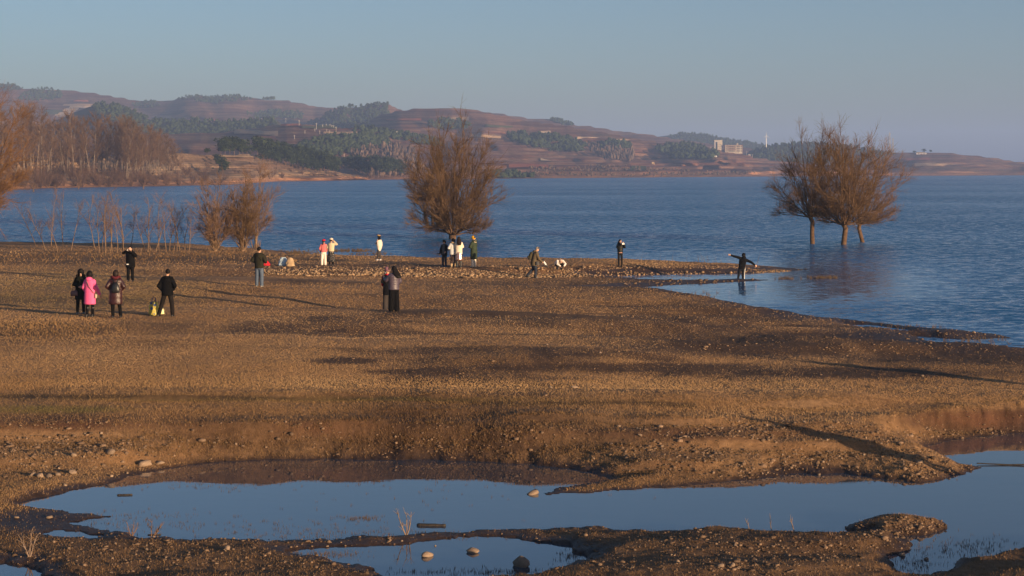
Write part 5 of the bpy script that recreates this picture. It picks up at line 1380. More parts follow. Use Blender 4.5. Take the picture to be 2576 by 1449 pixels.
def thing(name, label, cat, owner=None, group=None):
    """a bag, camera or the like that someone holds or wears: its own top-level object, standing in the owner's frame"""
    o = link(name, None, label=label, cat=cat, group=group)
    if owner is not None:
        o.location = owner.root.location; o.scale = owner.root.scale; o.rotation_euler = owner.root.rotation_euler
    return o
STAND = None
def arms(l_, r_): return [l_, r_]
DOWN_L, DOWN_R = ((-.25, -.03, 1.08), (-.25, .06, .84)), ((.25, -.03, 1.08), (.25, .06, .84))
POCK_L, POCK_R = ((-.30, -.10, 1.08), (-.22, .06, .93)), ((.30, -.10, 1.08), (.22, .06, .93))

# 1 woman looking down, dark parka with a black fur hood
PARKA = cloth('dark_green_parka', (.011, .012, .008), .9, .2, 9, .06); FURK = plain('black_fur', (.012, .010, .009), 1, .1, .4, 60)
P = Person('woman in dark green parka with black fur hood looking down, behind the pink coat', 203, 790, 678, 195).pose(arms=[((-.26, .05, 1.10), (-.05, .2, 1.06)), ((.26, .05, 1.10), (.05, .2, 1.06))], head=(.45, 0))
P.body().hair(HAIRK, 'fluffy').trousers(BLACKP).shoes(BOOTK).coat(PARKA, .55, .21, .22, (.08, .07, .055)).hood(PARKA, FURK)
HB = plain('plum_leather', (.10, .045, .05), .4, .5, .15, 10)
o = thing('handbag', 'plum leather handbag hanging beside the woman in the dark parka', 'bag', P)
MB().loft([((.24, .16, .70), .12, .06), ((.24, .16, .74), .135, .065), ((.24, .16, .86), .12, .055), ((.24, .16, .90), .10, .04)], 16, 4).build('bag_body', HB, o, smooth=True)
MB().tube([(.17, .16, .89), (.18, .16, .98), (.24, .15, 1.02), (.30, .16, .98), (.31, .16, .89)], .009, 6).build('handle', HB, o)
# 2 pink coat
PINK = cloth('pink_quilted_coat', (.80, .12, .30), .6, .05); 
P = Person('woman in long bright pink quilted coat seen from behind', 226, 797, 683, -12).pose(arms=[((-.26, .0, 1.08), (-.22, .14, .92)), ((.27, -.02, 1.08), (.36, .05, .84))], head=(.1, -.5))
P.body().hair(HAIRK, 'fluffy').trousers(BLACKP, (.09, .065, .055)).shoes(BOOTK, .75).coat(PINK, .47, .205, .225, (.08, .07, .058), 9).hood(PINK)
o = thing('shoulder_bag', 'pale shoulder bag on a grey strap across the pink coat', 'bag', P); STRAP = plain('grey_strap', (.16, .14, .13), .7, .3); CREAMB = plain('cream_leather', (.45, .36, .27), .6, .3)
MB().tube([(-.10, -.05, 1.43), (-.06, -.155, 1.33), (.06, -.175, 1.12), (.20, -.14, .92), (.235, -.02, .84)], .011, 6).build('strap', STRAP, o)
MB().loft([((.26, 0, .70), .03, .09), ((.26, 0, .73), .038, .10), ((.26, 0, .84), .036, .10), ((.26, 0, .86), .02, .08)], 14, 4).build('bag_body', CREAMB, o, smooth=True)
# 3 maroon coat and black backpack
MAR = plain('maroon_leather', (.035, .010, .011), .38, .5, .25, 7, 0, .5, 30); MFUR = plain('maroon_fur', (.09, .018, .025), 1, .1, .4, 60)
P = Person('woman in shiny maroon quilted leather coat with fur collar seen from behind', 291, 799, 680, 8).pose(arms=[((-.30, -.06, 1.10), (-.16, .12, .98)), ((.28, -.06, 1.10), (.2, .12, .98))], legs=[((-.10, 0, .46), (-.10, 0, .08)), ((.13, 0, .46), (.17, .02, .08))], head=(.1, 0))
P.body().hair(HAIRB, 'bob').trousers(BLACKP).shoes(BOOTK, .3).coat(MAR, .48, .215, .235, (.085, .075, .06), 5).hood(MAR, MFUR)
BPK = plain('black_backpack', (.012, .013, .015), .35, .5, .2, 10)
o = thing('backpack', 'small black leather backpack on the maroon coat', 'backpack', P)
MB().loft([((.02, -.23, .90), .13, .06), ((.02, -.235, .96), .14, .075), ((.02, -.23, 1.10), .12, .07), ((.02, -.22, 1.20), .085, .055), ((.02, -.21, 1.24), .06, .035)], 16, 3).build('bag_body', BPK, o, smooth=True)
for sx in (-1, 1): MB().tube([(.02 + sx * .03, -.2, 1.22), (sx * .12, -.10, 1.40), (sx * .13, .03, 1.41)], .014, 6).build('strap', BPK, o)
MB().tube([(.0, -.21, 1.24), (.02, -.23, 1.29), (.04, -.21, 1.24)], .008, 6).build('handle', BPK, o)
# 4 man in black overcoat, legs apart
P = Person('man in black overcoat with legs apart beside a shopping bag', 421, 796, 675, -8, h_std=1.68).pose(arms=[((-.30, -.08, 1.06), (-.2, .05, .92)), ((.31, -.08, 1.08), (.2, .05, .95))], legs=[((-.20, .03, .47), (-.33, .05, .08)), ((.16, 0, .46), (.19, 0, .08))], head=(0, .6))
P.body().hair(HAIRK).trousers(CHAR, (.10, .08, .07)).shoes(BOOTK).coat(BLACKC, .74, .225, .225, (.082, .072, .06), 0, .68)
# 5 man photographing in black parka
P = Person('man in long black parka raising a camera to his face near the saplings', 328, 708, 619, 172).pose(arms=[((-.32, .10, 1.20), (-.06, .26, 1.44)), ((.30, .14, 1.34), (.05, .28, 1.48))], head=(-.1, 0))
P.body().hair(HAIRK).trousers(BLACKP, (.10, .082, .07)).shoes(BOOTK).coat(BLACKC, .66, .225, .235, (.09, .085, .06), 0, .75).hood(BLACKC)
MB().box(.02, .12, .172, .185, .80, .845).build('label_patch', M_WHITE, P.c)
CAMK = plain('black_camera', (.012, .012, .013), .4, .5)
o = thing('camera', 'small camera held up by the man in the long black parka', 'camera', P)
MB().box(-.075, .075, .30, .35, 1.46, 1.55).build('camera_body', CAMK, o); MB().tube([(0, .35, 1.5), (0, .41, 1.5)], .032, 10).build('lens', plain('silver_lens', (.6, .55, .52), .4, .5), o)
# 6 man in olive puffer
OLIVE = cloth('olive_puffer', (.024, .023, .015), .85, .2, 9, .1); JEAN = cloth('blue_jeans', (.085, .115, .165), .9, .2)
P = Person('man in olive puffer jacket and blue jeans standing with his back turned', 652, 721, 620, -18, h_std=1.68).pose(arms=[((-.30, -.08, 1.10), (-.16, .16, 1.02)), ((.30, -.05, 1.10), (.22, .18, 1.02))], head=(.15, -.3))
P.body().hair(HAIRK).trousers(JEAN, (.105, .09, .082)).shoes(plain('grey_shoe', (.25, .23, .21), .7, .3)).coat(OLIVE, .78, .23, .215, (.09, .08, .062), 8, .75, 'jacket', .095)
MB().tube([(-.15, -.06, 1.42), (0, -.17, 1.30), (.16, -.13, 1.10)], .012, 6).build('strap', BLACKC, P.c)
# 7 red beret, pink sweater
P = Person('woman in red beret, pink sweater and white trousers beside the lake', 814, 668, 603, 10).pose(arms=[((-.26, -.03, 1.10), (-.20, .10, .96)), ((.25, -.03, 1.10), (.2, .10, .96))], head=(.05, -.3))
P.body().hair(HAIRB, 'tail').trousers(cloth('white_trousers', (.72, .66, .58), .9, .05), (.095, .085, .08), 1.05, 0).shoes(cloth('cream_shoe', (.6, .5, .4))).coat(cloth('pink_sweater', (.62, .16, .16), .9, .08), .86, .195, .185, (.065, .058, .05), 0, .7, 'sweater').hat('beret', cloth('red_beret', (.55, .012, .03)))
# 8 white beret, cream jacket, black skirt
P = Person('woman in white beret, cream quilted jacket and long black skirt shading her eyes', 833, 668, 600, -8).pose(arms=[((-.25, -.02, 1.10), (-.16, .14, 1.0)), ((.36, .04, 1.30), (.13, .10, 1.52))], head=(0, -.2))
P.body().hair(HAIRB).trousers(BLACKP).shoes(BOOTK, .4).coat(cloth('cream_quilted_jacket', (.60, .48, .32), .85, .06), .88, .21, .2, (.08, .07, .055), 5, .75, 'jacket').hat('beret', cloth('white_beret', (.72, .64, .52)))
SKM = cloth('patterned_black_skirt', (.02, .02, .022), .9, .2)
def fleck(m, c2, scale, thr):
    n = m.node_tree.nodes; l = m.node_tree.links; b = n['Principled BSDF']; src = b.inputs['Base Color'].links[0].from_socket
    v = n.new('ShaderNodeTexVoronoi'); v.inputs['Scale'].default_value = scale; tc = n.new('ShaderNodeTexCoord'); l.new(tc.outputs['Object'], v.inputs['Vector'])
    r = ramp(n, [(thr, (1, 1, 1)), (thr + .05, (0, 0, 0))]); l.new(v.outputs['Distance'], r.inputs[0])
    l.new(mix(n, l, r.outputs[0], src, c2), b.inputs['Base Color'])
fleck(SKM, (.45, .4, .34), 16, .25)
P.skirt(SKM, .98, .25, .15, .25, 10)
# 9 shawl
P = Person('woman in tan beret wrapped in a white shawl at the water edge', 954, 655, 591, 60).pose(arms=[((-.23, .06, 1.12), (-.04, .20, 1.10)), ((.23, .06, 1.12), (.06, .20, 1.12))], legs=[((-.06, .03, .46), (-.07, .10, .08)), ((.06, 0, .46), (.07, -.04, .08))], head=(.5, 0))
P.body(face=False).hair(HAIRK, 'bob').trousers(cloth('dark_grey_leggings', (.045, .04, .04)), (.09, .066, .05)).shoes(cloth('white_sneaker', (.75, .7, .65))).coat(BLACKC, .9, .18, .18, (.06, .05, .045), 0, .7, 'sweater').hat('beret', cloth('tan_beret', (.42, .27, .12)))
MB().blob(P.H((0, .085, .012)), (.055, .016, .016), P.hrot).build('sunglasses', EYE, P.root)
m = MB(); m.loft([((0, -.01, .62), .10, .06), ((0, -.02, .75), .17, .10), ((0, -.01, .98), .235, .19), ((0, 0, 1.2), .245, .18), ((0, 0, 1.33), .19, .13), ((0, -.01, 1.38), .09, .08)], 18)
m.tube([(.16, .12, 1.2), (.17, .18, .95), (.16, .16, .62), (.15, .14, .5)], [.07, .07, .05, .03]); m.build('shawl', cloth('white_shawl', (.70, .62, .52), .95, .06), P.root, .016)
MB().loft([((0, 0, 1.32), .13, .11), ((0, 0, 1.40), .11, .095), ((0, .01, 1.46), .085, .085)], 14).build('scarf', BLACKC, P.root, .014)
# 10 plaid scarf
P = Person('woman in dark coat with plaid scarf, leftmost of the group before the big willow', 1118, 671, 604, 150).pose(arms=[((-.26, 0, 1.10), (-.2, .16, .98)), ((.27, 0, 1.08), (.26, .10, .84))], head=(.3, 0))
P.body().hair(HAIRB, 'bob').trousers(cloth('navy_jeans', (.025, .035, .055)), (.095, .075, .065)).shoes(cloth('blue_shoe', (.06, .10, .16))).coat(cloth('dark_navy_coat', (.008, .009, .012)), .72, .205, .215, (.08, .07, .055)).hat('beanie', cloth('dark_hat', (.03, .02, .018)))
PLAID = cloth('plaid_scarf', (.05, .05, .055)); n_ = PLAID.node_tree.nodes; l_ = PLAID.node_tree.links
bk = n_.new('ShaderNodeTexWave'); bk.inputs['Scale'].default_value = 9; bk.bands_direction = 'Z'; tcn = n_.new('ShaderNodeTexCoord'); l_.new(tcn.outputs['Object'], bk.inputs['Vector'])
rr_ = ramp(n_, [(.9, (.04, .04, .045)), (.95, (.4, .38, .35))]); l_.new(bk.outputs[1], rr_.inputs[0]); l_.new(rr_.outputs[0], n_['Principled BSDF'].inputs['Base Color'])
MB().loft([((0, 0, 1.34), .12, .11), ((0, .01, 1.42), .10, .09)], 14).box(-.12, .05, .145, .19, .80, 1.36).build('scarf', PLAID, P.root, .014)
o = thing('camera', 'black camera hanging at the hip of the woman with the plaid scarf', 'camera', P)
MB().box(.27, .36, .06, .14, .78, .86).build('camera_body', CAMK, o); MB().tube([(.36, .10, .82), (.43, .10, .82)], .035, 10).build('lens', CAMK, o)
# 11 light blue parka
LBL = cloth('pale_blue_parka', (.55, .56, .55), .85, .05)
P = Person('woman in pale blue grey parka and beige boots seen from behind', 1140, 672, 600, 25).pose(arms=[((-.28, .02, 1.10), (-.20, .2, 1.02)), ((.25, .02, 1.10), (.1, .2, 1.05))], head=(.3, .4))
P.body().hair(HAIRK, 'bob').trousers(cloth('brown_leggings', (.055, .035, .032)), (.09, .068, .055)).shoes(cloth('beige_boot', (.45, .33, .20)), .3, .06).coat(LBL, .74, .22, .235, (.09, .08, .06), 0, .72).hood(LBL, cloth('tan_fur', (.42, .28, .15), 1))
MB().box(-.305, -.285, -.03, .03, 1.14, 1.20).build('sleeve_badge', plain('orange_badge', (.5, .12, .04)), P.c)
# 12 cream vest, sequin skirt
SEQ = plain('sequin_skirt', (.20, .10, .08), .2, .8, .3, 30, .5); fleck(SEQ, (.8, .55, .45), 30, .35)
P = Person('woman in cream vest and glittering sequin skirt seen from behind', 1154, 673, 596, -5).pose(arms=[((-.22, .08, 1.12), (-.10, .24, 1.05)), ((.22, .08, 1.12), (.10, .24, 1.05))], head=(.3, .2))
P.body().hair(HAIRB, 'long').trousers(BLACKP, (.085, .062, .05)).shoes(BOOTK, .7).coat(cloth('cream_vest', (.72, .62, .48), .85, .05), .74, .215, .205, (.075, .068, .055), 0, .68, 'vest').skirt(SEQ, .95, .40, .15, .22, 14)
# 13 yellow hat green coat
GRC = cloth('green_quilted_coat', (.030, .045, .026), .75, .2)
P = Person('woman in yellow beanie and long green quilted coat looking at a phone', 1192, 671, 595, 52).pose(arms=[((-.24, .06, 1.10), (-.08, .26, 1.08)), ((.25, .04, 1.10), (.08, .24, 1.08))], head=(.35, 0))
P.body().hair(HAIRB).trousers(BLACKP).shoes(cloth('white_tall_boot', (.68, .6, .5)), .85, .062).coat(GRC, .44, .205, .225, (.085, .075, .06), 8, .78).hood(cloth('cream_fleece', (.62, .52, .40), 1), GRC).hat('beanie', cloth('yellow_beanie', (.70, .36, .015)))
o = thing('phone', 'dark phone held by the woman in the yellow beanie', 'phone', P)
MB().box(-.05, .05, .29, .305, 1.08, 1.22).build('case', CAMK, o); MB().box(-.044, .044, .284, .2895, 1.09, 1.21).build('screen', M_GLASS, o)
# 14 walking photographer
KHA = cloth('khaki_jacket', (.11, .085, .052), .9, .12)
P = Person('man in khaki jacket and cap walking along the stony bank with a camera', 1343, 699, 622, -80, lean=(.24, 0), h_std=1.62).pose(arms=[((-.25, .24, 1.02), (-.10, .42, .88)), ((.25, .22, 1.02), (.08, .42, .88))], legs=[((-.09, -.02, .48), (-.09, -.34, .14)), ((.09, .08, .46), (.09, .06, .08))], head=(.4, 0))
P.body().hair(plain('grey_hair', (.25, .22, .2))).trousers(cloth('navy_trousers', (.022, .030, .048)), (.11, .085, .07)).shoes(BOOTK).coat(KHA, .66, .22, .23, (.095, .08, .06), 0, .8).hood(KHA).hat('cap', cloth('grey_cap', (.07, .06, .055)))
BPO = plain('olive_backpack', (.05, .042, .02), .8, .2, .2, 8)
o = thing('backpack', 'olive backpack on the walking man in khaki', 'backpack', P)
MB().loft([(P.up((0, -.25, .92)), .14, .075), (P.up((0, -.265, .98)), .15, .09), (P.up((0, -.255, 1.22)), .14, .085), (P.up((0, -.24, 1.34)), .10, .05)], 16, 3.5).build('bag_body', BPO, o, smooth=True)
MB().loft([(P.up((0, -.36, .98)), .11, .03), (P.up((0, -.365, 1.10)), .11, .03)], 14, 3.5).build('pocket', BPO, o)
for sx in (-1, 1): MB().tube([P.up((sx * .08, -.2, 1.34)), P.up((sx * .12, -.04, 1.42)), P.up((sx * .13, .14, 1.3)), P.up((sx * .13, .12, 1.1))], .018, 6).build('strap', BPO, o)
o = thing('camera', 'camera with a long white lens carried by the walking man', 'camera', P)
MB().box(-.06, .06, .46, .54, .84, .95).build('camera_body', CAMK, o)
MB().tube([(0, .52, .88), (0, .60, .76), (0, .64, .70)], [.045, .05, .05], 10).build('lens', M_WHITE, o); MB().tube([(0, .655, .68), (0, .69, .62)], [.056, .058], 10).build('lens_hood', CAMK, o)
o = thing('camera_case', 'black camera case hanging at the hip of the walking man', 'bag', P)
MB().loft([((.22, .14, .70), .06, .10), ((.22, .14, .88), .06, .09)], 14, 4).build('case_body', CAMK, o); MB().tube([(.2, .1, .88), (.05, 0, 1.35), (-.1, -.05, 1.44)], .010, 6).build('strap', CAMK, o)
# 15 crouching in white
pz = place(1404, 681)
WJ = cloth('white_jacket', (.74, .68, .62), .9, .05); root = link('person', None, label='person in white jacket crouching low on the stony bank, head bent down', cat='person'); root.location = (pz.x, pz.y, pz.z - .01); root.rotation_euler = (0, 0, math.radians(205))
b = MB(); b.loft([((0, 0, .30), .15, .14), ((0, .06, .42), .15, .13), ((0, .20, .50), .13, .11), ((0, .30, .50), .08, .08)], 14); b.blob((0, .38, .47), (.08, .11, .095))
for sx in (-1, 1):
    b.tube([(sx * .10, .02, .30), (sx * .16, .34, .36), (sx * .12, .14, .07)], [.085, .06, .04]); b.tube([(sx * .12, .12, .05), (sx * .12, .26, .04)], [.035, .03]); b.tube([(sx * .16, .24, .50), (sx * .24, .42, .32), (sx * .12, .52, .22)], [.045, .038, .028]); b.tube([(sx * .12, .52, .22), (sx * .10, .60, .17)], [.03, .02])
b.build('body', SKIN, root, .012)
MB().loft([((0, -.06, .28), .20, .17), ((0, 0, .40), .22, .19), ((0, .14, .52), .21, .17), ((0, .27, .56), .13, .12)], 16).tube([(-.17, .24, .52), (-.26, .42, .34), (-.13, .52, .24)], [.085, .075, .055]).tube([(.17, .24, .52), (.26, .42, .34), (.13, .52, .24)], [.085, .075, .055]).build('jacket', WJ, root, .016)
MB().blob((0, .36, .54), (.10, .12, .09)).blob((0, .30, .56), (.12, .10, .08)).build('hood', cloth('beige_hood', (.52, .38, .30), .95), root, .014)
m = MB(); m.loft([((0, -.02, .20), .18, .16), ((0, 0, .34), .19, .17)], 14)
for sx in (-1, 1): m.tube([(sx * .10, .0, .28), (sx * .17, .34, .36), (sx * .13, .14, .10)], [.11, .085, .06])
m.build('trousers', cloth('navy_tracksuit', (.02, .024, .035)), root, .016)
for sx in (-1, 1): MB().loft([((sx * .12, .19, .0), .045, .13), ((sx * .12, .19, .05), .045, .12), ((sx * .12, .15, .09), .04, .06)], 12).build('shoe', BOOTK, root, .012)
# 16 woman filming with a phone
P = Person('woman in black jacket filming with a white phone on the spit', 1560, 671, 602, 200).pose(arms=[((-.26, .10, 1.18), (-.12, .26, 1.40)), ((.25, .12, 1.16), (.02, .28, 1.38))], head=(.1, .3))
P.body().hair(HAIRK, 'long').trousers(cloth('black_jeans', (.008, .008, .009)), (.09, .065, .05)).shoes(BOOTK).coat(cloth('black_puffer', (.008, .009, .008), .5), .88, .195, .19, (.085, .078, .055), 5, .78, 'jacket')
MB().loft([((0, 0, .85), .155, .12), ((0, 0, .89), .155, .12)], 14).build('shirt_hem', cloth('pink_hem', (.5, .28, .22)), P.root)
o = thing('phone', 'white phone held up sideways by the woman filming on the spit', 'phone', P)
MB().box(-.13, .02, .34, .355, 1.37, 1.45).build('case', M_WHITE, o)
for dx in (-.10, -.05): MB().tube([(dx, .356, 1.41), (dx, .362, 1.41)], .014, 8).build('camera_eye', CAMK, o)
# 17 man leaning with arms spread
P = Person('man in black hooded jacket leaning over with both arms stretched out at the water', 1866, 701, 628, 8, lean=(.32, .26), h_std=1.54).pose(arms=[((-.28, .05, 1.42), (-.56, .08, 1.50)), ((.55, .05, 1.12), (.72, .06, .98))], legs=[((-.16, .02, .46), (-.24, 0, .08)), ((.06, .02, .46), (.09, .04, .08))], head=(.7, -.2))
P.body(spread=True).hair(HAIRK, 'bob').trousers(cloth('dark_track_trousers', (.008, .009, .013)), (.095, .07, .052)).shoes(cloth('white_trainer', (.78, .74, .7))).coat(BLACKC, .78, .215, .2, (.085, .072, .055), 0, .75, 'jacket').hood(BLACKC)
MB().tube([(.18, -.02, .84), (.15, .0, .50), (.145, .03, .10)], .018, 6).build('side_stripe', M_WHITE, P.tr)
# 18, 19 the two women with heads together
P = Person('woman in purple beanie, face mask and red scarf, left of the pair on the meadow', 975, 783, 673, 40, h_std=1.68).pose(arms=[((-.24, .04, 1.12), (-.06, .24, 1.30)), ((.26, .0, 1.10), (.2, .16, 1.0))], head=(.3, .3))
P.body().hair(HAIRB).trousers(cloth('grey_wide_trousers', (.04, .034, .032)), (.10, .09, .095), 1.05, 0).shoes(BOOTK).coat(BLACKC, .62, .2, .205, (.075, .065, .05)).hat('beanie', cloth('mauve_beanie', (.20, .10, .13)))
MB().blob(P.H((0, .075, -.045)), (.062, .045, .048), P.hrot).build('face_mask', cloth('pale_blue_mask', (.5, .58, .66)), P.root)
RSC = cloth('red_scarf', (.55, .015, .03)); MB().loft([((0, 0, 1.33), .125, .11), ((0, .01, 1.44), .10, .095)], 14).tube([(-.10, .12, 1.36), (-.13, .17, 1.15), (-.13, .16, .98)], [.05, .05, .04]).build('scarf', RSC, P.root, .014)
P = Person('woman with long black hair in purple quilted jacket, right of the pair on the meadow', 991, 785, 670, 22, h_std=1.68).pose(arms=[((-.27, .08, 1.14), (-.26, .30, 1.22)), ((.25, .02, 1.10), (.1, .18, 1.0))], head=(.35, .4))
P.body().hair(HAIRK, 'long').trousers(BLACKC, (.105, .10, .105), 1.05, 0).shoes(BOOTK).coat(plain('purple_quilted_jacket', (.07, .055, .08), .42, .5, .25, 7, 0, .5, 25), .80, .225, .215, (.088, .076, .058), 7, .78, 'jacket')

# two people just outside the right edge, whose long shadows reach into the picture
def outsider(X, Y, label, Hs):
    z = zat(X, Y); sx, sy = px_of(X, Y, z)
    P = Person(label, sx, sy, sy - Hs * FPX / Y, 40).pose(); P.body(face=False).hair().trousers(BLACKP).shoes(BOOTK).coat(BLACKC, .7)
outsider(12.9, 31.6, 'person in dark coat standing beyond the pond, outside the right edge', 1.7)
outsider(18.2, 41.4, 'person in dark coat standing on the meadow, outside the right edge', 1.75)

# ------------------------------------------------------------------ bags on the ground
def crumple(name, label, x, y, w_, h_, mat, seed, top=.5, handles=None, lie=False):
    p = place(x, y); k = FPX / p.y; W, Hh = w_ / k, h_ / k; rg = np.random.default_rng(seed)
    o = link(name, None, label=label, cat='bag'); o.location = (p.x, p.y, p.z - .01)
    m = MB(); n = 16; L = 9
    V = []; F_ = []
    for j in range(L):
        f = j / (L - 1); r = W / 2 * (1 - (1 - top) * f ** 2.2) * (.85 if j == 0 else 1)
        for q in range(n):
            a = 2 * math.pi * q / n; rr = r * (1 + rg.uniform(-.13, .13)); V.append((rr * math.cos(a), rr * .6 * math.sin(a), Hh * f + rg.uniform(-.03, .03) * Hh * (j > 0)))
    for j in range(L - 1):
        for q in range(n):
            q2 = (q + 1) % n; F_.append((j * n + q, j * n + q2, (j + 1) * n + q2, (j + 1) * n + q))
    F_.append(tuple(reversed(range(n)))); F_.append(tuple((L - 1) * n + q for q in range(n)))
    m.add(V, F_); m.build('bag_body', mat, o)
    if handles:
        for sy in (-1, 1):
            MB().tube([(-W * .2, sy * W * .1, Hh * .95), (-W * .16, sy * W * .1, Hh * 1.3), (W * .16, sy * W * .1, Hh * 1.3), (W * .2, sy * W * .1, Hh * .95)], .009, 6).build('handle', handles, o)
    return o
BLUEH = plain('blue_handle', (.02, .03, .15), .6, .3); YEL = plain('yellow_striped_bag', (.55, .45, .10), .5, .4, .2, 6)
fleck(YEL, (.05, .09, .22), 6, .3)
crumple('shopping_bag', 'tall yellow and blue shopping bag on the grass beside the man in the overcoat', 387, 793, 26, 34, YEL, 1, .85, BLUEH)
PLY = plain('pale_plastic_bag', (.55, .52, .25), .3, .5, .2, 8)
crumple('plastic_bag', 'small pale yellow plastic bag behind the man in the overcoat', 402, 790, 24, 20, PLY, 2, .4)
crumple('plastic_bag', 'pale blue plastic bag sitting on the spit behind the man in jeans', 713, 669, 26, 22, plain('pale_blue_plastic', (.42, .52, .58), .3, .5, .15, 8), 3, .45)
crumple('rucksack', 'beige and brown bag right of the pale blue plastic bag', 730, 670, 22, 22, plain('beige_canvas', (.42, .30, .18), .9, .2, .25, 6), 4, .4)
crumple('red_bundle', 'crumpled red jacket lying behind the man in the olive puffer', 669, 668, 22, 12, cloth('red_cloth', (.5, .02, .035)), 5, .35)
crumple('camera_bag', 'black camera bag at the feet of the group before the big willow', 1146, 671, 16, 14, BPK, 6, .6, BPK)

# ------------------------------------------------------------------ drift wood and small plants at the pond
M_LOG = mat_var('wet_log', (.018, .014, .012), (.05, .04, .032), 12, .6, .9, 30, .3)
def log(x, y, wpx, rpx, label, rz=0.0, z=.0):
    X, Y, _ = gp(x, y); k = FPX / Y; L = wpx / k; r = rpx / k
    m = MB(); n = 8; rg = np.random.default_rng(int(x))
    m.tube([(-L / 2 + L * i / n, rg.normal(0, r * .15), rg.normal(0, r * .12)) for i in range(n + 1)], [r * rg.uniform(.85, 1.1) for _ in range(n + 1)], 10)
    o = m.build('driftwood_log', M_LOG, smooth=True, label=label, cat='log'); o.location = (X, Y, z + r * .35); o.rotation_euler = (0, 0, rz); return o
log(1085, 1323, 68, 4.5, 'short dark log floating in the pond near the small pool', -.1)
log(314, 1246, 34, 2.6, 'small dark reddish log floating at the left end of the pond', .12)
log(388, 1346, 30, 2, 'thin dark stick at the lower left shore of the pond', .1)
X0, Y0, _ = gp(2458, 1169); X1, Y1, _ = gp(2620, 1172)
MB().tube([(X0, Y0, .03), ((X0 + X1) / 2, (Y0 + Y1) / 2, .01), (X1, Y1, .03)], [.012, .016, .016], 6).build('pole_in_water', M_LOG, label='long thin dark pole lying on the water at the right edge', cat='pole')
M_DEAD = mat_var('bleached_stem', (.17, .12, .09), (.29, .215, .165), 10, .9, 0, 1, .1)
def dead_shrub(x, y, hp, lean, seed, label, name='dead_shrub', n=3, mat=None):
    X, Y, _ = gp(x, y); k = FPX / Y; Hh = hp / k
    t = Tree(seed); rg = t.rg; up = np.array([0, 0, 1.])
    for j in range(n):
        a = (-.45, .4, .1, -.1, .7)[j % 5] + lean
        q = t.path((0, 0, -.03), (a, rg.normal(0, .1), 1), Hh * rg.uniform(.75, 1.05), 6, .06, up * .04); t.add(0, q, .012 * Hh / .4, .003)
        for m_ in range(11):
            g = rg.uniform(.2, 1); kk = g * 6; k1 = int(min(kk, 5)); p2 = q[k1] + (q[k1 + 1] - q[k1]) * (kk - k1)
            q2 = t.path(p2, nrm(q[k1 + 1] - q[k1]) + rg.normal(0, .35, 3), Hh * rg.uniform(.12, .35), 3, .08); t.add(1, q2, .0045, .002)
    o = link(name, None, label=label, cat='shrub'); o.location = (X, Y, max(zat(X, Y), 0))
    link('stem', t.mesh('stem', [0], (5, 4, 3)), mat or M_DEAD, o); link('twigs', t.mesh('twigs', [1], (5, 4, 3)), mat or M_DEAD, o)
dead_shrub(1022, 1350, 70, 0, 61, 'bleached dead shrub with two arms between pond and small pool')
dead_shrub(2000, 1345, 48, .3, 62, 'pale leaning dead stem at the near pond shore on the right', n=1)
dead_shrub(1943, 1338, 40, .25, 63, 'thin pale dead stem left of the leaning one on the near shore', n=1)
dead_shrub(1888, 1340, 32, 0, 64, 'short pale dead stem, leftmost of the three on the near shore', n=1)
dead_shrub(380, 1356, 55, .5, 65, 'brown dead weed leaning over the pond at the lower left', mat=M_TWIG_R)
dead_shrub(330, 1352, 40, .2, 66, 'brown dead weed left of the leaning one at the lower left', mat=M_TWIG_R)
dead_shrub(75, 1415, 75, -.1, 67, 'forked bleached twig sticking up at the lower left corner')

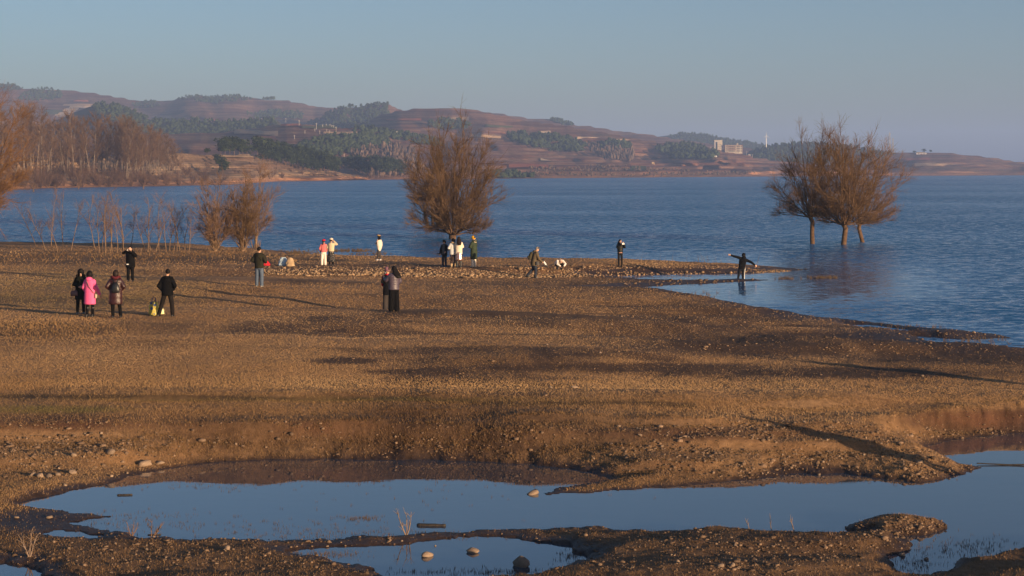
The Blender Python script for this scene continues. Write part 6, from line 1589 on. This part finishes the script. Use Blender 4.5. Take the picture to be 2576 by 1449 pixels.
# tufts of drowned grass and reeds
rg = np.random.default_rng(90)
M_REED = mat_var('drowned_reed', (.06, .042, .028), (.13, .09, .058), 10, .9, 0, 1, .1)
def tufts(name, label, spots, n, h_, seed, mat=None):
    rg = np.random.default_rng(seed); V = []
    for (x, y, rx, ry, cnt) in spots:
        px_ = x + rg.normal(0, .45, cnt) * rx; py_ = y + rg.normal(0, .45, cnt) * ry
        Y = FPX * CAM_H / (py_ - HZY); X = (px_ - CXX) * Y / FPX
        for i in range(cnt):
            for _ in range(n):
                a = rg.uniform(0, 6.28); hh = h_ * rg.uniform(.4, 1.2); wd = rg.uniform(.004, .008) * max(Y[i] / 40, .8); lx, lz = rg.normal(0, .3) * hh, hh
                bx_, by_ = X[i] + rg.normal(0, .03), Y[i] + rg.normal(0, .03)
                V += [(bx_ - wd, by_, -.02), (bx_ + wd, by_, -.02), (bx_ + lx, by_ + rg.normal(0, .1) * hh, lz)]
    V = np.array(V); me = mesh_np(name, V, np.arange(len(V)).reshape(-1, 3)); attr(me, 'tint', np.repeat(rg.uniform(.1, .8, len(V) // 3), 3)); attr(me, 'green', np.zeros(len(V)))
    link(name, me, mat or M_REED, label=label, cat='grass', kind='stuff')
tufts('drowned_grass', 'sparse drowned grass tufts poking out of the pond', [(900, 1304, 70, 8, 60), (300, 1310, 260, 30, 130), (700, 1330, 500, 30, 130), (1000, 1345, 500, 14, 150), (1250, 1440, 330, 10, 160), (1450, 1400, 60, 26, 90), (800, 1395, 150, 12, 120), (1000, 1235, 500, 50, 60), (2150, 1210, 260, 8, 60), (2420, 1380, 160, 34, 160), (2300, 1420, 80, 24, 90), (2030, 1346, 200, 6, 50), (500, 1225, 200, 14, 40), (1800, 1340, 300, 6, 60)], 3, .045, 91)
tufts('shore_reeds', 'low brown reeds standing in the lake shallows', [(720, 640, 75, 8, 500), (885, 632, 70, 3, 130), (790, 642, 30, 2, 40), (2070, 700, 60, 1.2, 60), (1975, 702, 30, 1.2, 20), (930, 640, 60, 2, 40), (1150, 655, 200, 2, 30), (1700, 745, 120, 12, 60), (2450, 858, 120, 10, 30), (2300, 825, 200, 6, 20)], 4, .2, 92)
tufts('dry_stalks', 'tall thin dry stalks along the water side of the spit', [(1370, 667, 300, 1.5, 26), (1700, 671, 250, 1.5, 26), (1000, 658, 250, 1.5, 14)], 1, .9, 93)
